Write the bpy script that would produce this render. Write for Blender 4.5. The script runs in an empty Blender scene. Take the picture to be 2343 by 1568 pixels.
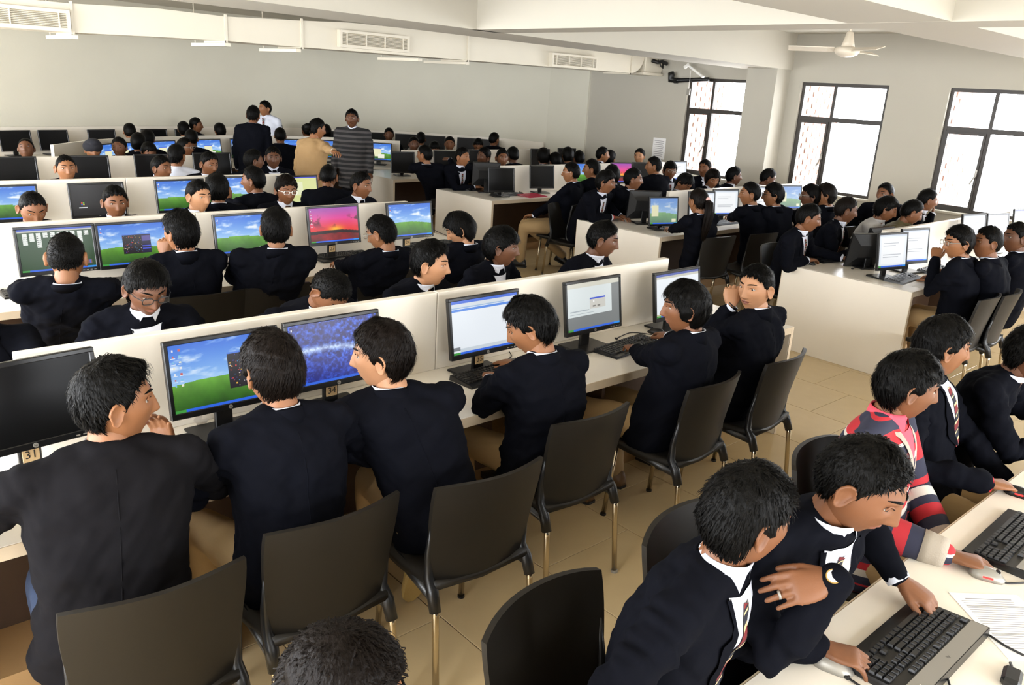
import bpy, bmesh, math, random
import numpy as np
from mathutils import Vector, Matrix, noise
from mathutils.bvhtree import BVHTree
random.seed(7); RNG = np.random.default_rng(7)
scene = bpy.context.scene
C = scene.collection
# ------------------------------------------------------------------ camera
FPX = 1839.65; PITCH, YAW, ROLL, CZ = 17.6126, 42.3519, 3.4345, 2.1155
def cam_axes():
    a, b, c = map(math.radians, (PITCH, YAW, ROLL))
    fwd = Vector((math.sin(b)*math.cos(a), math.cos(b)*math.cos(a), -math.sin(a)))
    right = Vector((math.cos(b), -math.sin(b), 0)); up = right.cross(fwd)
    return math.cos(c)*right+math.sin(c)*up, -math.sin(c)*right+math.cos(c)*up, fwd
CR, CU, CF = cam_axes(); EYE = Vector((0, 0, CZ))
camd = bpy.data.cameras.new('camera'); camo = bpy.data.objects.new('camera', camd); C.objects.link(camo)
camd.sensor_width = 36; camd.lens = FPX*36/2343; camd.clip_start = .02; camd.clip_end = 200
M = Matrix((CR, CU, -CF)).transposed().to_4x4(); M.translation = EYE; camo.matrix_world = M
scene.camera = camo
# ------------------------------------------------------------------ world and daylight
SKY = 12.0
w = bpy.data.worlds.new('world'); scene.world = w; w.use_nodes = True
w.node_tree.nodes['Background'].inputs[0].default_value = (.93, .96, 1, 1)
w.node_tree.nodes['Background'].inputs[1].default_value = SKY
scene.view_settings.view_transform = 'Standard'; scene.view_settings.look = 'None'
scene.view_settings.exposure = 0.68; scene.view_settings.gamma = 1; scene.view_settings.use_curve_mapping = False
scene.cycles.max_bounces = 7; scene.cycles.diffuse_bounces = 4; scene.cycles.glossy_bounces = 3; scene.cycles.use_adaptive_sampling = True; scene.cycles.adaptive_threshold = .06
scene.cycles.sample_clamp_indirect = 8; scene.cycles.use_denoising = True
def portal(loc, sx, sy, rot):
    l = bpy.data.lights.new('window_portal', 'AREA'); l.shape = 'RECTANGLE'; l.size = sx; l.size_y = sy
    l.cycles.is_portal = True
    o = bpy.data.objects.new('window_portal', l); o.location = loc; o.rotation_euler = rot; C.objects.link(o)
LWX, RWX, REARY, SLAB = -1.75, 10.95, -3.0, 3.05
LEFT_WINDOWS = [(.2, 2.4), (2.8, 5.0), (5.4, 7.6), (8.0, 10.2), (10.6, 12.3)]
RIGHT_WINDOWS = [(7.05, 8.23), (5.02, 6.27), (3.0, 4.26), (.95, 2.2), (-1.2, .1)]
REAR_WINDOWS = [(-1.2, .8), (1.4, 3.4), (4.0, 6.0), (6.6, 8.6)]
for a, b in LEFT_WINDOWS: portal((LWX-.02, (a+b)/2, 1.6), 2.1, b-a, (0, -math.pi/2, 0))
for a, b in RIGHT_WINDOWS: portal((RWX+.02, (a+b)/2, 1.67), 1.49, b-a, (0, math.pi/2, 0))
for a, b in REAR_WINDOWS: portal(((a+b)/2, REARY-.02, 1.75), b-a, 1.4, (math.pi/2, 0, 0))
# ------------------------------------------------------------------ helpers: picture point -> place
def ray(u, v):
    return CF+CR*((u-1171.5)/FPX)-CU*((v-784)/FPX)
def atz(u, v, z):
    d = ray(u, v); return EYE+d*((z-CZ)/d.z)
def aty(u, v, y):
    d = ray(u, v); return EYE+d*(y/d.y)
def atx(u, v, x):
    d = ray(u, v); return EYE+d*(x/d.x)
# ------------------------------------------------------------------ materials
def lin(c): return tuple(((x/255)/12.92 if x <= 10 else (((x/255)+.055)/1.055)**2.4) for x in c)
MATS = {}
def mat(name, rgb, rough=.5, metal=0, spec=.5, bump=0, bscale=60, var=0, vscale=3, bstretch=None, sheen=0, emit=None, coat=0, trans=0):
    if name in MATS: return MATS[name]
    m = bpy.data.materials.new(name); m.use_nodes = True; nt = m.node_tree; b = nt.nodes['Principled BSDF']
    col = (*lin(rgb), 1)
    b.inputs['Base Color'].default_value = col; b.inputs['Roughness'].default_value = rough
    b.inputs['Metallic'].default_value = metal; b.inputs['Specular IOR Level'].default_value = spec
    if sheen: b.inputs['Sheen Weight'].default_value = sheen; b.inputs['Sheen Roughness'].default_value = .5
    if coat: b.inputs['Coat Weight'].default_value = coat; b.inputs['Coat Roughness'].default_value = .08
    if trans: b.inputs['Transmission Weight'].default_value = trans
    if emit: b.inputs['Emission Color'].default_value = col; b.inputs['Emission Strength'].default_value = emit
    tc = nt.nodes.new('ShaderNodeTexCoord')
    if var:
        n = nt.nodes.new('ShaderNodeTexNoise'); n.inputs['Scale'].default_value = vscale; n.inputs['Detail'].default_value = 5
        nt.links.new(tc.outputs['Object'], n.inputs['Vector'])
        r = nt.nodes.new('ShaderNodeMix'); r.data_type = 'RGBA'
        r.inputs[6].default_value = tuple(max(0, x*(1-var)) for x in col[:3])+(1,)
        r.inputs[7].default_value = tuple(min(1, x*(1+var)) for x in col[:3])+(1,)
        nt.links.new(n.outputs['Fac'], r.inputs[0]); nt.links.new(r.outputs[2], b.inputs['Base Color'])
    if bump:
        n = nt.nodes.new('ShaderNodeTexNoise'); n.inputs['Scale'].default_value = bscale; n.inputs['Detail'].default_value = 4
        src = tc.outputs['Object']
        if bstretch:
            mp = nt.nodes.new('ShaderNodeMapping'); mp.inputs['Scale'].default_value = bstretch
            nt.links.new(src, mp.inputs['Vector']); src = mp.outputs['Vector']
        nt.links.new(src, n.inputs['Vector'])
        bp = nt.nodes.new('ShaderNodeBump'); bp.inputs['Strength'].default_value = bump; bp.inputs['Distance'].default_value = .01
        nt.links.new(n.outputs['Fac'], bp.inputs['Height']); nt.links.new(bp.outputs['Normal'], b.inputs['Normal'])
    MATS[name] = m; return m
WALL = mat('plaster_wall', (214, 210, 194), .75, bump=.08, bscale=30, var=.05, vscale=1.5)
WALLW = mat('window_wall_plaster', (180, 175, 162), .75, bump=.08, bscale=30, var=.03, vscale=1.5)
CEIL = mat('ceiling_paint', (186, 180, 166), .8, var=.03, vscale=1)
LAM = mat('cream_laminate', (238, 230, 216), .28, var=.015, vscale=8, coat=.15)
EDGE = mat('edge_band_and_shade', (196, 178, 152), .45, var=.06, vscale=20)
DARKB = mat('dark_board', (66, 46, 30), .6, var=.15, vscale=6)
TILE = mat('floor_tile', (200, 176, 134), .2, var=.05, vscale=9)
GROUT = mat('grout', (92, 76, 52), .8)
DUCT = mat('white_duct_paint', (218, 210, 192), .5, var=.05, vscale=2)
BLACKF = mat('dark_window_frame', (52, 46, 40), .45)
BRICK = mat('pale_brick', (150, 114, 102), .85, var=.15, vscale=20, bump=.3, bscale=80)
MORTAR = mat('mortar', (172, 162, 152), .9)
PLAST = mat('chair_plastic', (28, 25, 21), .45, spec=.25, bump=.04, bscale=500, var=.06, vscale=6)
SLEEVE = mat('black_plastic', (16, 16, 17), .35)
CHROME = mat('steel_tube', (200, 186, 160), .22, metal=1)
BEZEL = mat('monitor_plastic', (15, 15, 16), .3)
BEZB = mat('monitor_back_plastic', (24, 24, 25), .45)
DARKSCR = mat('dark_screen', (14, 14, 15), .3, spec=.18)
KEYM = mat('key_plastic', (24, 24, 25), .35)
SILV = mat('silver_plastic', (150, 146, 138), .38, metal=.3)
REDL = mat('red_light', (255, 30, 30), .4, emit=3)
WHITEP = mat('white_plastic', (232, 230, 224), .45)
PAPER = mat('white_paper', (236, 234, 232), .8)
INK = mat('grey_ink', (110, 105, 110), .8)
STICK = mat('cream_sticker', (224, 190, 140), .7)
INKB = mat('black_ink', (30, 26, 22), .7)
REDF = mat('red_folder', (178, 38, 66), .4)
GLASS = None
# ------------------------------------------------------------------ mesh helpers
class MB:
    def __init__(s): s.v = []; s.f = []; s.m = []
    def add(s, V, F, m=0):
        o = len(s.v); s.v += [tuple(p) for p in V]; s.f += [tuple(i+o for i in f) for f in F]; s.m += [m]*len(F); return s
    def box(s, c, d, rot=None, m=0, bev=0):
        x, y, z = (k/2 for k in d)
        if bev:
            V, F = bevbox(round(x, 5), round(y, 5), round(z, 5), bev)
        else:
            V = [(i, j, k) for k in (-z, z) for j in (-y, y) for i in (-x, x)]
            F = [(0, 2, 3, 1), (4, 5, 7, 6), (0, 1, 5, 4), (2, 6, 7, 3), (0, 4, 6, 2), (1, 3, 7, 5)]
        c = Vector(c)
        if rot is not None: V = [rot @ Vector(p)+c for p in V]
        else: V = [Vector(p)+c for p in V]
        return s.add(V, F, m)
    def bar(s, x0, x1, y0, y1, z0, z1, m=0, bev=0):
        return s.box(((x0+x1)/2, (y0+y1)/2, (z0+z1)/2), (x1-x0, y1-y0, z1-z0), m=m, bev=bev)
    def loft(s, rings, m=0, cap=True):
        n = len(rings[0]); V = [p for r in rings for p in r]; F = []
        for i in range(len(rings)-1):
            for j in range(n):
                a, b = i*n+j, i*n+(j+1) % n; F.append((a, b, b+n, a+n))
        if cap: F.append(tuple(reversed(range(n)))); F.append(tuple(range((len(rings)-1)*n, len(rings)*n)))
        return s.add(V, F, m)
    def tube(s, pts, r, n=8, m=0, cap=True, flat=1.0):
        pts = [Vector(p) for p in pts]; R = r if hasattr(r, '__len__') else [r]*len(pts); rings = []
        t0 = (pts[1]-pts[0]).normalized(); ref = Vector((0, 0, 1)) if abs(t0.z) < .9 else Vector((1, 0, 0))
        u = t0.cross(ref).normalized()
        for i, p in enumerate(pts):
            t = (pts[min(i+1, len(pts)-1)]-pts[max(i-1, 0)]).normalized()
            u = (u-t*u.dot(t)).normalized(); v = t.cross(u)
            rings.append([p+u*(R[i]*math.cos(2*math.pi*k/n))+v*(R[i]*flat*math.sin(2*math.pi*k/n)) for k in range(n)])
        return s.loft(rings, m, cap)
    def capsule(s, pts, r, n=10, m=0, flat=1.0):
        pts = [Vector(p) for p in pts]; r = list(r)
        a = (pts[0]-pts[1]).normalized(); b = (pts[-1]-pts[-2]).normalized()
        P = [pts[0]+a*r[0]*.92, pts[0]+a*r[0]*.6]+pts+[pts[-1]+b*r[-1]*.6, pts[-1]+b*r[-1]*.92]
        return s.tube(P, [r[0]*.38, r[0]*.8]+r+[r[-1]*.8, r[-1]*.38], n, m, flat=flat)
    def ball(s, c, r, rot=None, nu=12, nv=8, m=0):
        c = Vector(c); r = r if hasattr(r, '__len__') else (r, r, r); rings = []
        for i in range(1, nv):
            ph = -math.pi/2+math.pi*i/nv
            rg = [Vector((r[0]*math.cos(ph)*math.cos(2*math.pi*k/nu), r[1]*math.cos(ph)*math.sin(2*math.pi*k/nu), r[2]*math.sin(ph))) for k in range(nu)]
            rings.append([(rot @ p if rot is not None else p)+c for p in rg])
        return s.loft(rings, m)
    def grid(s, P, m=0, closed_u=False, flip=False):
        nv, nu = len(P), len(P[0]); V = [p for r in P for p in r]; F = []
        for i in range(nv-1):
            for j in range(nu if closed_u else nu-1):
                a, b = i*nu+j, i*nu+(j+1) % nu; f = (a, b, b+nu, a+nu); F.append(f[::-1] if flip else f)
        return s.add(V, F, m)
    def mesh(s, name, mats, smooth=False):
        me = bpy.data.meshes.new(name); me.from_pydata(s.v, [], s.f)
        mats = mats if isinstance(mats, (list, tuple)) else [mats]
        for k in mats: me.materials.append(k)
        if len(mats) > 1: me.polygons.foreach_set('material_index', s.m)
        if smooth: me.polygons.foreach_set('use_smooth', [True]*len(me.polygons))
        me.update(); return me
    def obj(s, name, mats, parent=None, smooth=False, loc=None, rz=0):
        return link(name, s.mesh(name, mats, smooth), parent, loc, rz)
_bb = {}
def bevbox(x, y, z, b):
    k = (x, y, z, b)
    if k not in _bb:
        V = []; F = []
        for sx in (-1, 1):
            for sy in (-1, 1):
                for sz in (-1, 1):
                    V += [(sx*x, sy*(y-b), sz*(z-b)), (sx*(x-b), sy*y, sz*(z-b)), (sx*(x-b), sy*(y-b), sz*z)]
        bm = bmesh.new(); [bm.verts.new(p) for p in V]; bmesh.ops.convex_hull(bm, input=bm.verts)
        bmesh.ops.dissolve_limit(bm, angle_limit=.02, verts=bm.verts, edges=bm.edges)
        bm.verts.index_update(); _bb[k] = ([tuple(v.co) for v in bm.verts], [tuple(v.index for v in f.verts) for f in bm.faces]); bm.free()
    return _bb[k]
def link(name, data, parent=None, loc=None, rz=0):
    o = bpy.data.objects.new(name, data); C.objects.link(o)
    if parent is not None: o.parent = parent
    if loc is not None: o.location = loc
    if rz: o.rotation_euler[2] = rz
    return o
def tag(o, label=None, cat=None, group=None, kind=None):
    if label: o['label'] = label
    if cat: o['category'] = cat
    if group: o['group'] = group
    if kind: o['kind'] = kind
    return o
def thing(name, label, cat, loc=(0, 0, 0), rz=0, group=None):
    o = link(name, None, None, loc, rz); o.empty_display_size = .1
    return tag(o, label, cat, group)
def rotz(a): return Matrix.Rotation(a, 3, 'Z')
def text(name, s, size, m, parent, mw):
    c = bpy.data.curves.new(name, 'FONT'); c.body = s; c.size = size; c.align_x = 'CENTER'; c.align_y = 'CENTER'; c.resolution_u = 2
    t = bpy.data.objects.new('t', c); C.objects.link(t); me = bpy.data.meshes.new_from_object(t.evaluated_get(bpy.context.evaluated_depsgraph_get()))
    bpy.data.objects.remove(t); bpy.data.curves.remove(c); me.materials.clear(); me.materials.append(m)
    o = link(name, me, parent); o.matrix_local = mw; return o
def copy_tree(o, parent=None):
    c = o.copy(); C.objects.link(c); c.parent = parent
    for ch in list(o.children): copy_tree(ch, c)
    return c
def sstep(x, a=0, b=1):
    t = np.clip((np.asarray(x, float)-a)/(b-a), 0, 1); return t*t*(3-2*t)
# ------------------------------------------------------------------ the room
def struct(name, mb, mats, parent=None, smooth=False):
    o = mb.obj(name, mats, parent, smooth); o['kind'] = 'structure'; return o
fb = MB(); fb.bar(LWX, 11.2, REARY, 15.2, -.2, -.004)
floor = struct('floor', fb, GROUT); tag(floor, 'beige tiled floor with half-offset joints', None)
T = .59; tme = {}
def tile_mesh():
    return MB().box((0, 0, -.01), (T-.004, T-.004, .02), bev=.0015).mesh('tile', TILE)
tm = tile_mesh(); rest = MB(); k = 0
for i in range(-6, 16):
    x = 1.745+T*(i+.5)
    for j in range(-9, 23):
        y = (1.96 if i % 2 == 0 else 2.25)+T*(j+.5)
        if x-T/2 < LWX-.1 or x+T/2 > 11.1 or y-T/2 < REARY-.3: continue
        near = -.3 < x < 8.2 and .6 < y < 5.4
        if near and k < 300: link('tile', tm, floor, (x, y, 0)); k += 1
        else: rest.bar(x-T/2+.002, x+T/2-.002, y-T/2+.002, y+T/2-.002, -.02, 0)
ro = rest.obj('far_tiles', TILE, floor); ro['kind'] = 'stuff'
struct('ceiling', MB().bar(LWX-.3, 11.3, REARY-.3, 15.4, SLAB, SLAB+.2), CEIL)
def beam_y(x): return 5.35+.1*x
b = MB(); V = []
for z in (2.57, SLAB+.02):
    for (x, dy) in ((LWX, 0), (RWX, 0), (RWX, .8), (LWX, .8)): V.append((x, beam_y(x)+dy, z))
b.add(V, [(3, 2, 1, 0), (4, 5, 6, 7), (0, 1, 5, 4), (1, 2, 6, 5), (2, 3, 7, 6), (3, 0, 4, 7)])
tag(struct('trim_1', b, CEIL), 'long white ceiling beam in front of the air duct')
tag(struct('trim_2', MB().bar(4.67, 5.01, REARY, 5.9, 2.57, SLAB+.02), CEIL), 'white ceiling beam running away from the camera')
tag(struct('trim_3', MB().bar(LWX, RWX, 1.88, 2.45, 2.571, SLAB+.02), CEIL), 'white ceiling beam nearest to the camera')
# wall with the three windows in view
WZ0, WZ1 = .93, 2.416
def wall_with_windows(x0, x1, wins, ya, yb, z0, z1, axis='y'):
    m = MB()
    def seg(a, b, c, d):
        if axis == 'y': m.bar(x0, x1, a, b, c, d)
        else: m.bar(a, b, x0, x1, c, d)
    seg(ya, yb, 0, z0); seg(ya, yb, z1, SLAB+.02); e = ya
    for a, b in sorted(wins): seg(e, a, z0, z1); e = b
    seg(e, yb, z0, z1); return m
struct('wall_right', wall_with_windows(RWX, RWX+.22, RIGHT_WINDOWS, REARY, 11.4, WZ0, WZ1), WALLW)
struct('wall_left', wall_with_windows(LWX-.22, LWX, LEFT_WINDOWS, REARY, 13.0, .55, 2.65), WALL)
struct('wall_rear', wall_with_windows(REARY-.2, REARY, REAR_WINDOWS, LWX-.2, RWX+.2, 1.05, 2.45, 'x'), WALL)
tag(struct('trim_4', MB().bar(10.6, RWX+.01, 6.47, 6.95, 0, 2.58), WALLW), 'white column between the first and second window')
tag(struct('trim_5', MB().bar(10.91, RWX+.01, 10.35, 11.35, 0, SLAB), WALL), 'shallow wall pilaster beside the curved wall')
BACK = [(-1.9, 12.7), (.4, 13.3), (2.4, 13.88), (4.4, 14.4), (6.3, 14.62), (7.6, 14.5), (8.9, 14.15), (9.8, 13.45), (10.45, 12.7), (10.8, 11.9), (10.96, 11.1)]
def smooth_line(P, n=6):
    P = [Vector(p) for p in P]; Q = [2*P[0]-P[1]]+P+[2*P[-1]-P[-2]]; out = []
    for i in range(1, len(Q)-2):
        for k in range(n):
            t = k/n; a, b_, c, d = Q[i-1:i+3]
            out.append(.5*((2*b_)+(c-a)*t+(2*a-5*b_+4*c-d)*t*t+(3*b_-a-3*c+d)*t**3))
    return out+[P[-1]]
def offset(L, d):
    out = []
    for i, p in enumerate(L):
        t = (L[min(i+1, len(L)-1)]-L[max(i-1, 0)]).normalized(); out.append(p+Vector((-t.y, t.x))*d)
    return out
def ribbon(m, L0, L1, z0, z1, mi=0):
    A = [[(p.x, p.y, z0) for p in L0], [(p.x, p.y, z1) for p in L0], [(p.x, p.y, z1) for p in L1], [(p.x, p.y, z0) for p in L1]]
    rings = [[A[k][i] for k in range(4)] for i in range(len(L0))]; m.loft(rings, mi)
BL = smooth_line(BACK)
m = MB(); ribbon(m, offset(BL, .2), offset(BL, .02), 0, SLAB+.02); nf_ = len(m.f); m.grid([[(p.x, p.y, z) for p in BL] for z in (0, SLAB+.02)])
wb = struct('wall_back', m, WALL); wb.data.polygons.foreach_set('use_smooth', [i >= nf_ for i in range(len(wb.data.polygons))])
# windows with frames, sashes and panes
GM = bpy.data.materials.new('window_glass'); GM.use_nodes = True; nt = GM.node_tree; nt.nodes.clear()
o_ = nt.nodes.new('ShaderNodeOutputMaterial'); mx = nt.nodes.new('ShaderNodeMixShader'); tr = nt.nodes.new('ShaderNodeBsdfTransparent'); gl = nt.nodes.new('ShaderNodeBsdfGlossy')
gl.inputs['Roughness'].default_value = .02; mx.inputs[0].default_value = .05
nt.links.new(tr.outputs[0], mx.inputs[1]); nt.links.new(gl.outputs[0], mx.inputs[2]); nt.links.new(mx.outputs[0], o_.inputs[0])
def window(n, a, b, mull, label, brick):
    X = RWX+.07; root = link('window_%d' % n, None, None, (X, b, WZ0)); root['kind'] = 'structure'; root['label'] = label
    h = WZ1-WZ0; wd = b-a; tz = 1.0; my = -(b-mull)
    def part(nm, m, mt): return m.obj(nm, mt, root)
    f = .045
    fr = MB(); fr.bar(-.03, .03, -wd, 0, 0, f); fr.bar(-.03, .03, -wd, 0, h-f, h); fr.bar(-.03, .03, -f, 0, f, h-f); fr.bar(-.03, .03, -wd, -wd+f, f, h-f)
    part('frame', fr, BLACKF)
    part('mullion', MB().bar(-.028, .028, my-.022, my+.022, f, h-f), BLACKF); part('transom', MB().bar(-.026, .026, -wd+f, -f, tz-.03, tz+.03), BLACKF)
    s = MB(); g = .03
    y0, y1, z0, z1 = my+.022, -f, f, tz-.03
    s.bar(-.04, -.01, y0, y1, z0, z0+g); s.bar(-.04, -.01, y0, y1, z1-g, z1); s.bar(-.04, -.01, y0, y0+g, z0+g, z1-g); s.bar(-.04, -.01, y1-g, y1, z0+g, z1-g)
    sh = part('sash', s, BLACKF)
    hd = MB(); hd.bar(-.075, -.04, y0+.005, y0+.025, .46, .54, bev=.004); hd.box((-.08, y0+.03, .42), (.014, .02, .13), Matrix.Rotation(.4, 3, 'X'), bev=.004); hd.obj('handle', SILV, sh)
    for (p, q, r, t) in ((-wd+f, my-.022, f, tz-.03), (-wd+f, my-.022, tz+.03, h-f), (my+.022, -f, tz+.03, h-f), (y0+g, y1-g, z0+g, z1-g)):
        part('pane', MB().bar(-.003, .003, p, q, r, t), GM)
    part('sill', MB().bar(-.13, .1, -wd-.03, .03, -.03, .004, bev=.006), CEIL)
    # brick fin outside the far jamb, each brick a piece
    fin = MB().bar(.16, 1.15, .005, .2, -.4, h+.5); fo = part('brick_fin', fin, MORTAR)
    if brick:
        bmesh_ = MB().box((0, 0, 0), (.222, .02, .068), bev=.004).mesh('brick', BRICK)
        for r in range(25):
            for c in range(4):
                xx = .29+.236*c+(.118 if r % 2 else 0)
                if xx > 1.1: continue
                link('brick', bmesh_, fo, (xx, -.002+random.uniform(-.003, .003), -.35+r*.08))
window(1, 7.05, 8.23, 7.77, 'dark framed window beside the white column, nearest the air duct', True)
window(2, 5.02, 6.27, 5.77, 'dark framed window in the middle of the right wall', True)
window(3, 3.0, 4.26, 3.72, 'dark framed window cut by the right edge of the picture', True)
for n, (a, b) in enumerate(LEFT_WINDOWS):
    r = link('window_%d' % (n+4), None, None, (LWX-.1, a, .55)); r['kind'] = 'structure'; m = MB(); d = b-a; h = 2.1
    m.bar(-.03, .03, 0, d, 0, .05); m.bar(-.03, .03, 0, d, h-.05, h); m.bar(-.03, .03, 0, .05, .05, h-.05); m.bar(-.03, .03, d-.05, d, .05, h-.05); m.bar(-.03, .03, d/2-.03, d/2+.03, .05, h-.05)
    m.obj('frame', BLACKF, r)
for n, (a, b) in enumerate(RIGHT_WINDOWS[3:]):
    r = link('window_%d' % (n+11), None, None, (RWX+.1, a, WZ0)); r['kind'] = 'structure'; m = MB(); d = b-a; h = WZ1-WZ0
    m.bar(-.03, .03, 0, d, 0, .05); m.bar(-.03, .03, 0, d, h-.05, h); m.bar(-.03, .03, 0, .05, .05, h-.05); m.bar(-.03, .03, d-.05, d, .05, h-.05); m.bar(-.03, .03, d/2-.03, d/2+.03, .05, h-.05)
    m.obj('frame', BLACKF, r)
# ------------------------------------------------------------------ air duct with grilles
duct = thing('air_duct', 'long white painted air duct hanging under the ceiling along the back', 'air duct', (0, 8.8, 0))
ST = [(-1.7, 2.35, 2.60), (2.22, 2.365, 2.62), (3.0, 2.39, 2.655), (3.69, 2.405, 2.645), (4.56, 2.405, 2.685), (5.2, 2.41, 2.72), (6.93, 2.415, 2.726), (10.2, 2.43, 2.725)]
cuts = [0, 1, 3, 4, 6, 7]
for a, b in zip(cuts, cuts[1:]):
    rings = [[(x, 0, z0), (x, .55, z0), (x, .55, z1), (x, 0, z1)] for x, z0, z1 in ST[a:b+1]]
    MB().loft(rings).obj('duct_section', DUCT, duct)
for i in (1, 3, 4, 6, 7):
    x, z0, z1 = ST[i]; m = MB(); m.bar(x-.012, x+.012, -.02, 0, z0-.02, z1+.02); m.bar(x-.012, x+.012, -.02, .57, z0-.02, z0); m.obj('flange', DUCT, duct)
for x, z0 in ((2.22, 2.365), (3.69, 2.405), (4.5, 2.405), (6.15, 2.41), (6.9, 2.415)):
    MB().bar(x-.03, x+.03, -.04, .9, z0-.055, z0-.022).obj('hanger_bar', DUCT, duct)
    MB().tube([(x, .85, z0-.03), (x, .85, SLAB)], .006, 6).obj('hanger_rod', DUCT, duct)
m = MB(); rings = []
for k in range(9):
    t = k/8*math.pi/2; r0, r1 = .02, .30
    cx, cz = 10.2, 2.43+.30
    rings.append([(cx+.3*math.sin(t), y, 2.43+.02*0+.28*(1-math.cos(t))) for y in (0, .55)]+[(cx+.02*math.sin(t)+.28*k/8, y, 2.73) for y in (.55, 0)])
m.loft(rings).obj('elbow', DUCT, duct)
SHADE = mat('painted_shade', (30, 24, 18), .9)  # near-black colour standing in for shade inside vents and cable holes
def grille(u0, v0, u1, v1, nb, lab):
    a = aty(u0, v0, 8.74); b_ = aty(u1, v1, 8.74)
    x0, x1 = a.x, b_.x; z1 = (aty(u0, v0, 8.74).z); z0 = (aty(u1, v1, 8.74).z); zm = (z0+z1)/2
    h = .19; W_ = x1-x0
    g = tag(link('duct_grille', None, None, (x0, 8.8, zm)), lab, 'air vent', 'grilles on the air duct')
    f = MB(); t = .03
    f.bar(0, W_, -.075, 0, -h/2, -h/2+t); f.bar(0, W_, -.075, 0, h/2-t, h/2); f.bar(0, t, -.075, 0, -h/2+t, h/2-t); f.bar(W_-t, W_, -.075, 0, -h/2+t, h/2-t); f.obj('frame', DUCT, g)
    MB().bar(t, W_-t, -.02, -.005, -h/2+t, h/2-t).obj('shade_backing', SHADE, g)  # dark sheet behind the slats paints the shade inside the vent
    for k in range(9):
        z = -h/2+t+(h-2*t)*(k+.5)/9; MB().box((W_/2, -.06, z), (W_-2*t, .022, .005), Matrix.Rotation(.5, 3, 'X')).obj('slat', DUCT, g)
    for k in range(nb+1):
        x = t+(W_-2*t)*(.07+.86*k/nb); MB().bar(x-.005, x+.005, -.078, -.055, -h/2+t, h/2-t).obj('bar', DUCT, g)
grille(-130, 30, 160, 43, 2, 'wide white slatted vent at the top corner above the left rows')
grille(777, 92, 936, 98, 3, 'white slatted vent in the middle of the air duct')
grille(1262, 139, 1366, 143, 3, 'small white slatted vent near the elbow of the air duct')
# fan-coil, pipes and small fittings by the first window
ac = thing('fan_coil_unit', 'white boxed fan coil unit between duct elbow and window wall', 'air conditioner', (10.5, 8.75, 2.44))
MB().bar(0, .43, .02, .5, .02, .3, bev=.01).obj('casing', DUCT, ac); MB().bar(-.05, .44, .0, .52, -.02, .02).obj('drip_tray', DUCT, ac)
m = MB(); m.tube([(.1, -.03, .2), (.2, -.07, .18), (.3, -.06, .2), (.4, -.09, .17)], .03, 8); m.tube([(.22, -.05, .22), (.25, -.1, .12), (.32, -.08, .1), (.33, -.06, .2)], .012, 6); m.obj('pipe_bundle', SLEEVE, ac, True)
pp = thing('drain_pipe', 'black bent drain pipe above the first window', 'pipe', (10.85, 8.5, 2.4))
m = MB(); m.tube([(0, .02, .08), (0, .0, .03), (0, 0, -.03), (0, -.08, -.04), (0, -.72, 0)], [.05, .055, .055, .035, .032], 10); m.obj('pipe', SLEEVE, pp, True)
MB().tube([(0, -.07, -.04), (0, -.13, -.038)], .045, 10).obj('coupling', SLEEVE, pp)
tl = thing('tube_fitting', 'short white tube fitting hanging askew over the first window', 'light fitting', (10.75, 8.05, 2.52))
MB().box((0, -.1, -.02), (.05, .32, .035), Matrix.Rotation(.5, 3, 'X'), bev=.006).obj('batten', WHITEP, tl); MB().box((0, .1, .06), (.03, .1, .05), Matrix.Rotation(-.6, 3, 'X'), bev=.006).obj('bracket', WHITEP, tl)
sb = thing('pull_switch', 'small grey switch box hanging on a cord before the window', 'switch', (10.75, 8.06, 2.2))
MB().box((0, 0, 0), (.03, .06, .1), bev=.006).obj('box_body', SILV, sb); MB().tube([(0, 0, .05), (0, .0, .32)], .003, 5).obj('cord', WHITEP, sb)
nb_ = atx(1507, 340, RWX-.004)
no = thing('wall_notice', 'pale paper notice taped on the wall before the window', 'notice', nb_)
MB().bar(0, .003, -.13, .13, -.17, .17).obj('sheet', PAPER, no)
for k in range(9): MB().bar(-.001, 0, -.1+.01*(k % 3), .1-.02*(k % 2), .12-.03*k, .126-.03*k).obj('text_line', INK, no)
# ceiling fan
hub = aty(1938, 118, 4.5)
fan = thing('ceiling_fan', 'white three blade ceiling fan near the windows', 'fan', hub)
FANM = mat('fan_paint', (232, 220, 200), .35)
MB().tube([(0, 0, .1), (0, 0, SLAB-hub.z)], .013, 8).obj('rod', FANM, fan, True)
def lathe(prof, n=20):
    return [[(r*math.cos(2*math.pi*k/n), r*math.sin(2*math.pi*k/n), z) for k in range(n)] for r, z in prof]
MB().loft(lathe([(.02, .2), (.035, .19), (.055, .1), (.07, .05), (.06, .045)])).obj('canopy', FANM, fan, True)
MB().loft(lathe([(.06, .05), (.12, .035), (.13, .0), (.11, -.03), (.05, -.055), (.01, -.06)])).obj('motor', FANM, fan, True)
for k in range(3):
    a = math.radians(118+120*k); R = rotz(a); m = MB()
    P = [[R @ Vector((r, s*wd, .012+s*.018-.02*(r-.2)*.3)) for s in (-1, 1)] for r, wd in ((.13, .03), (.2, .045), (.35, .06), (.55, .062), (.6, .05))]
    rings = [[p[0], p[1], p[1]+Vector((0, 0, .008)), p[0]+Vector((0, 0, .008))] for p in P]
    m.loft(rings); m.obj('blade', FANM, fan)
# tube light on the slab at the top edge
tf = thing('tube_light', 'white fluorescent tube light on the ceiling at the top edge', 'light', (3.0, 4.62, SLAB-.02))
MB().bar(-.6, .6, -.03, .03, -.04, .02, bev=.005).obj('batten', WHITEP, tf); MB().tube([(-.58, 0, -.06), (.58, 0, -.06)], .014, 10).obj('tube', mat('tube_glow', (255, 250, 240), .4, emit=1.5), tf, True)
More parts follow.
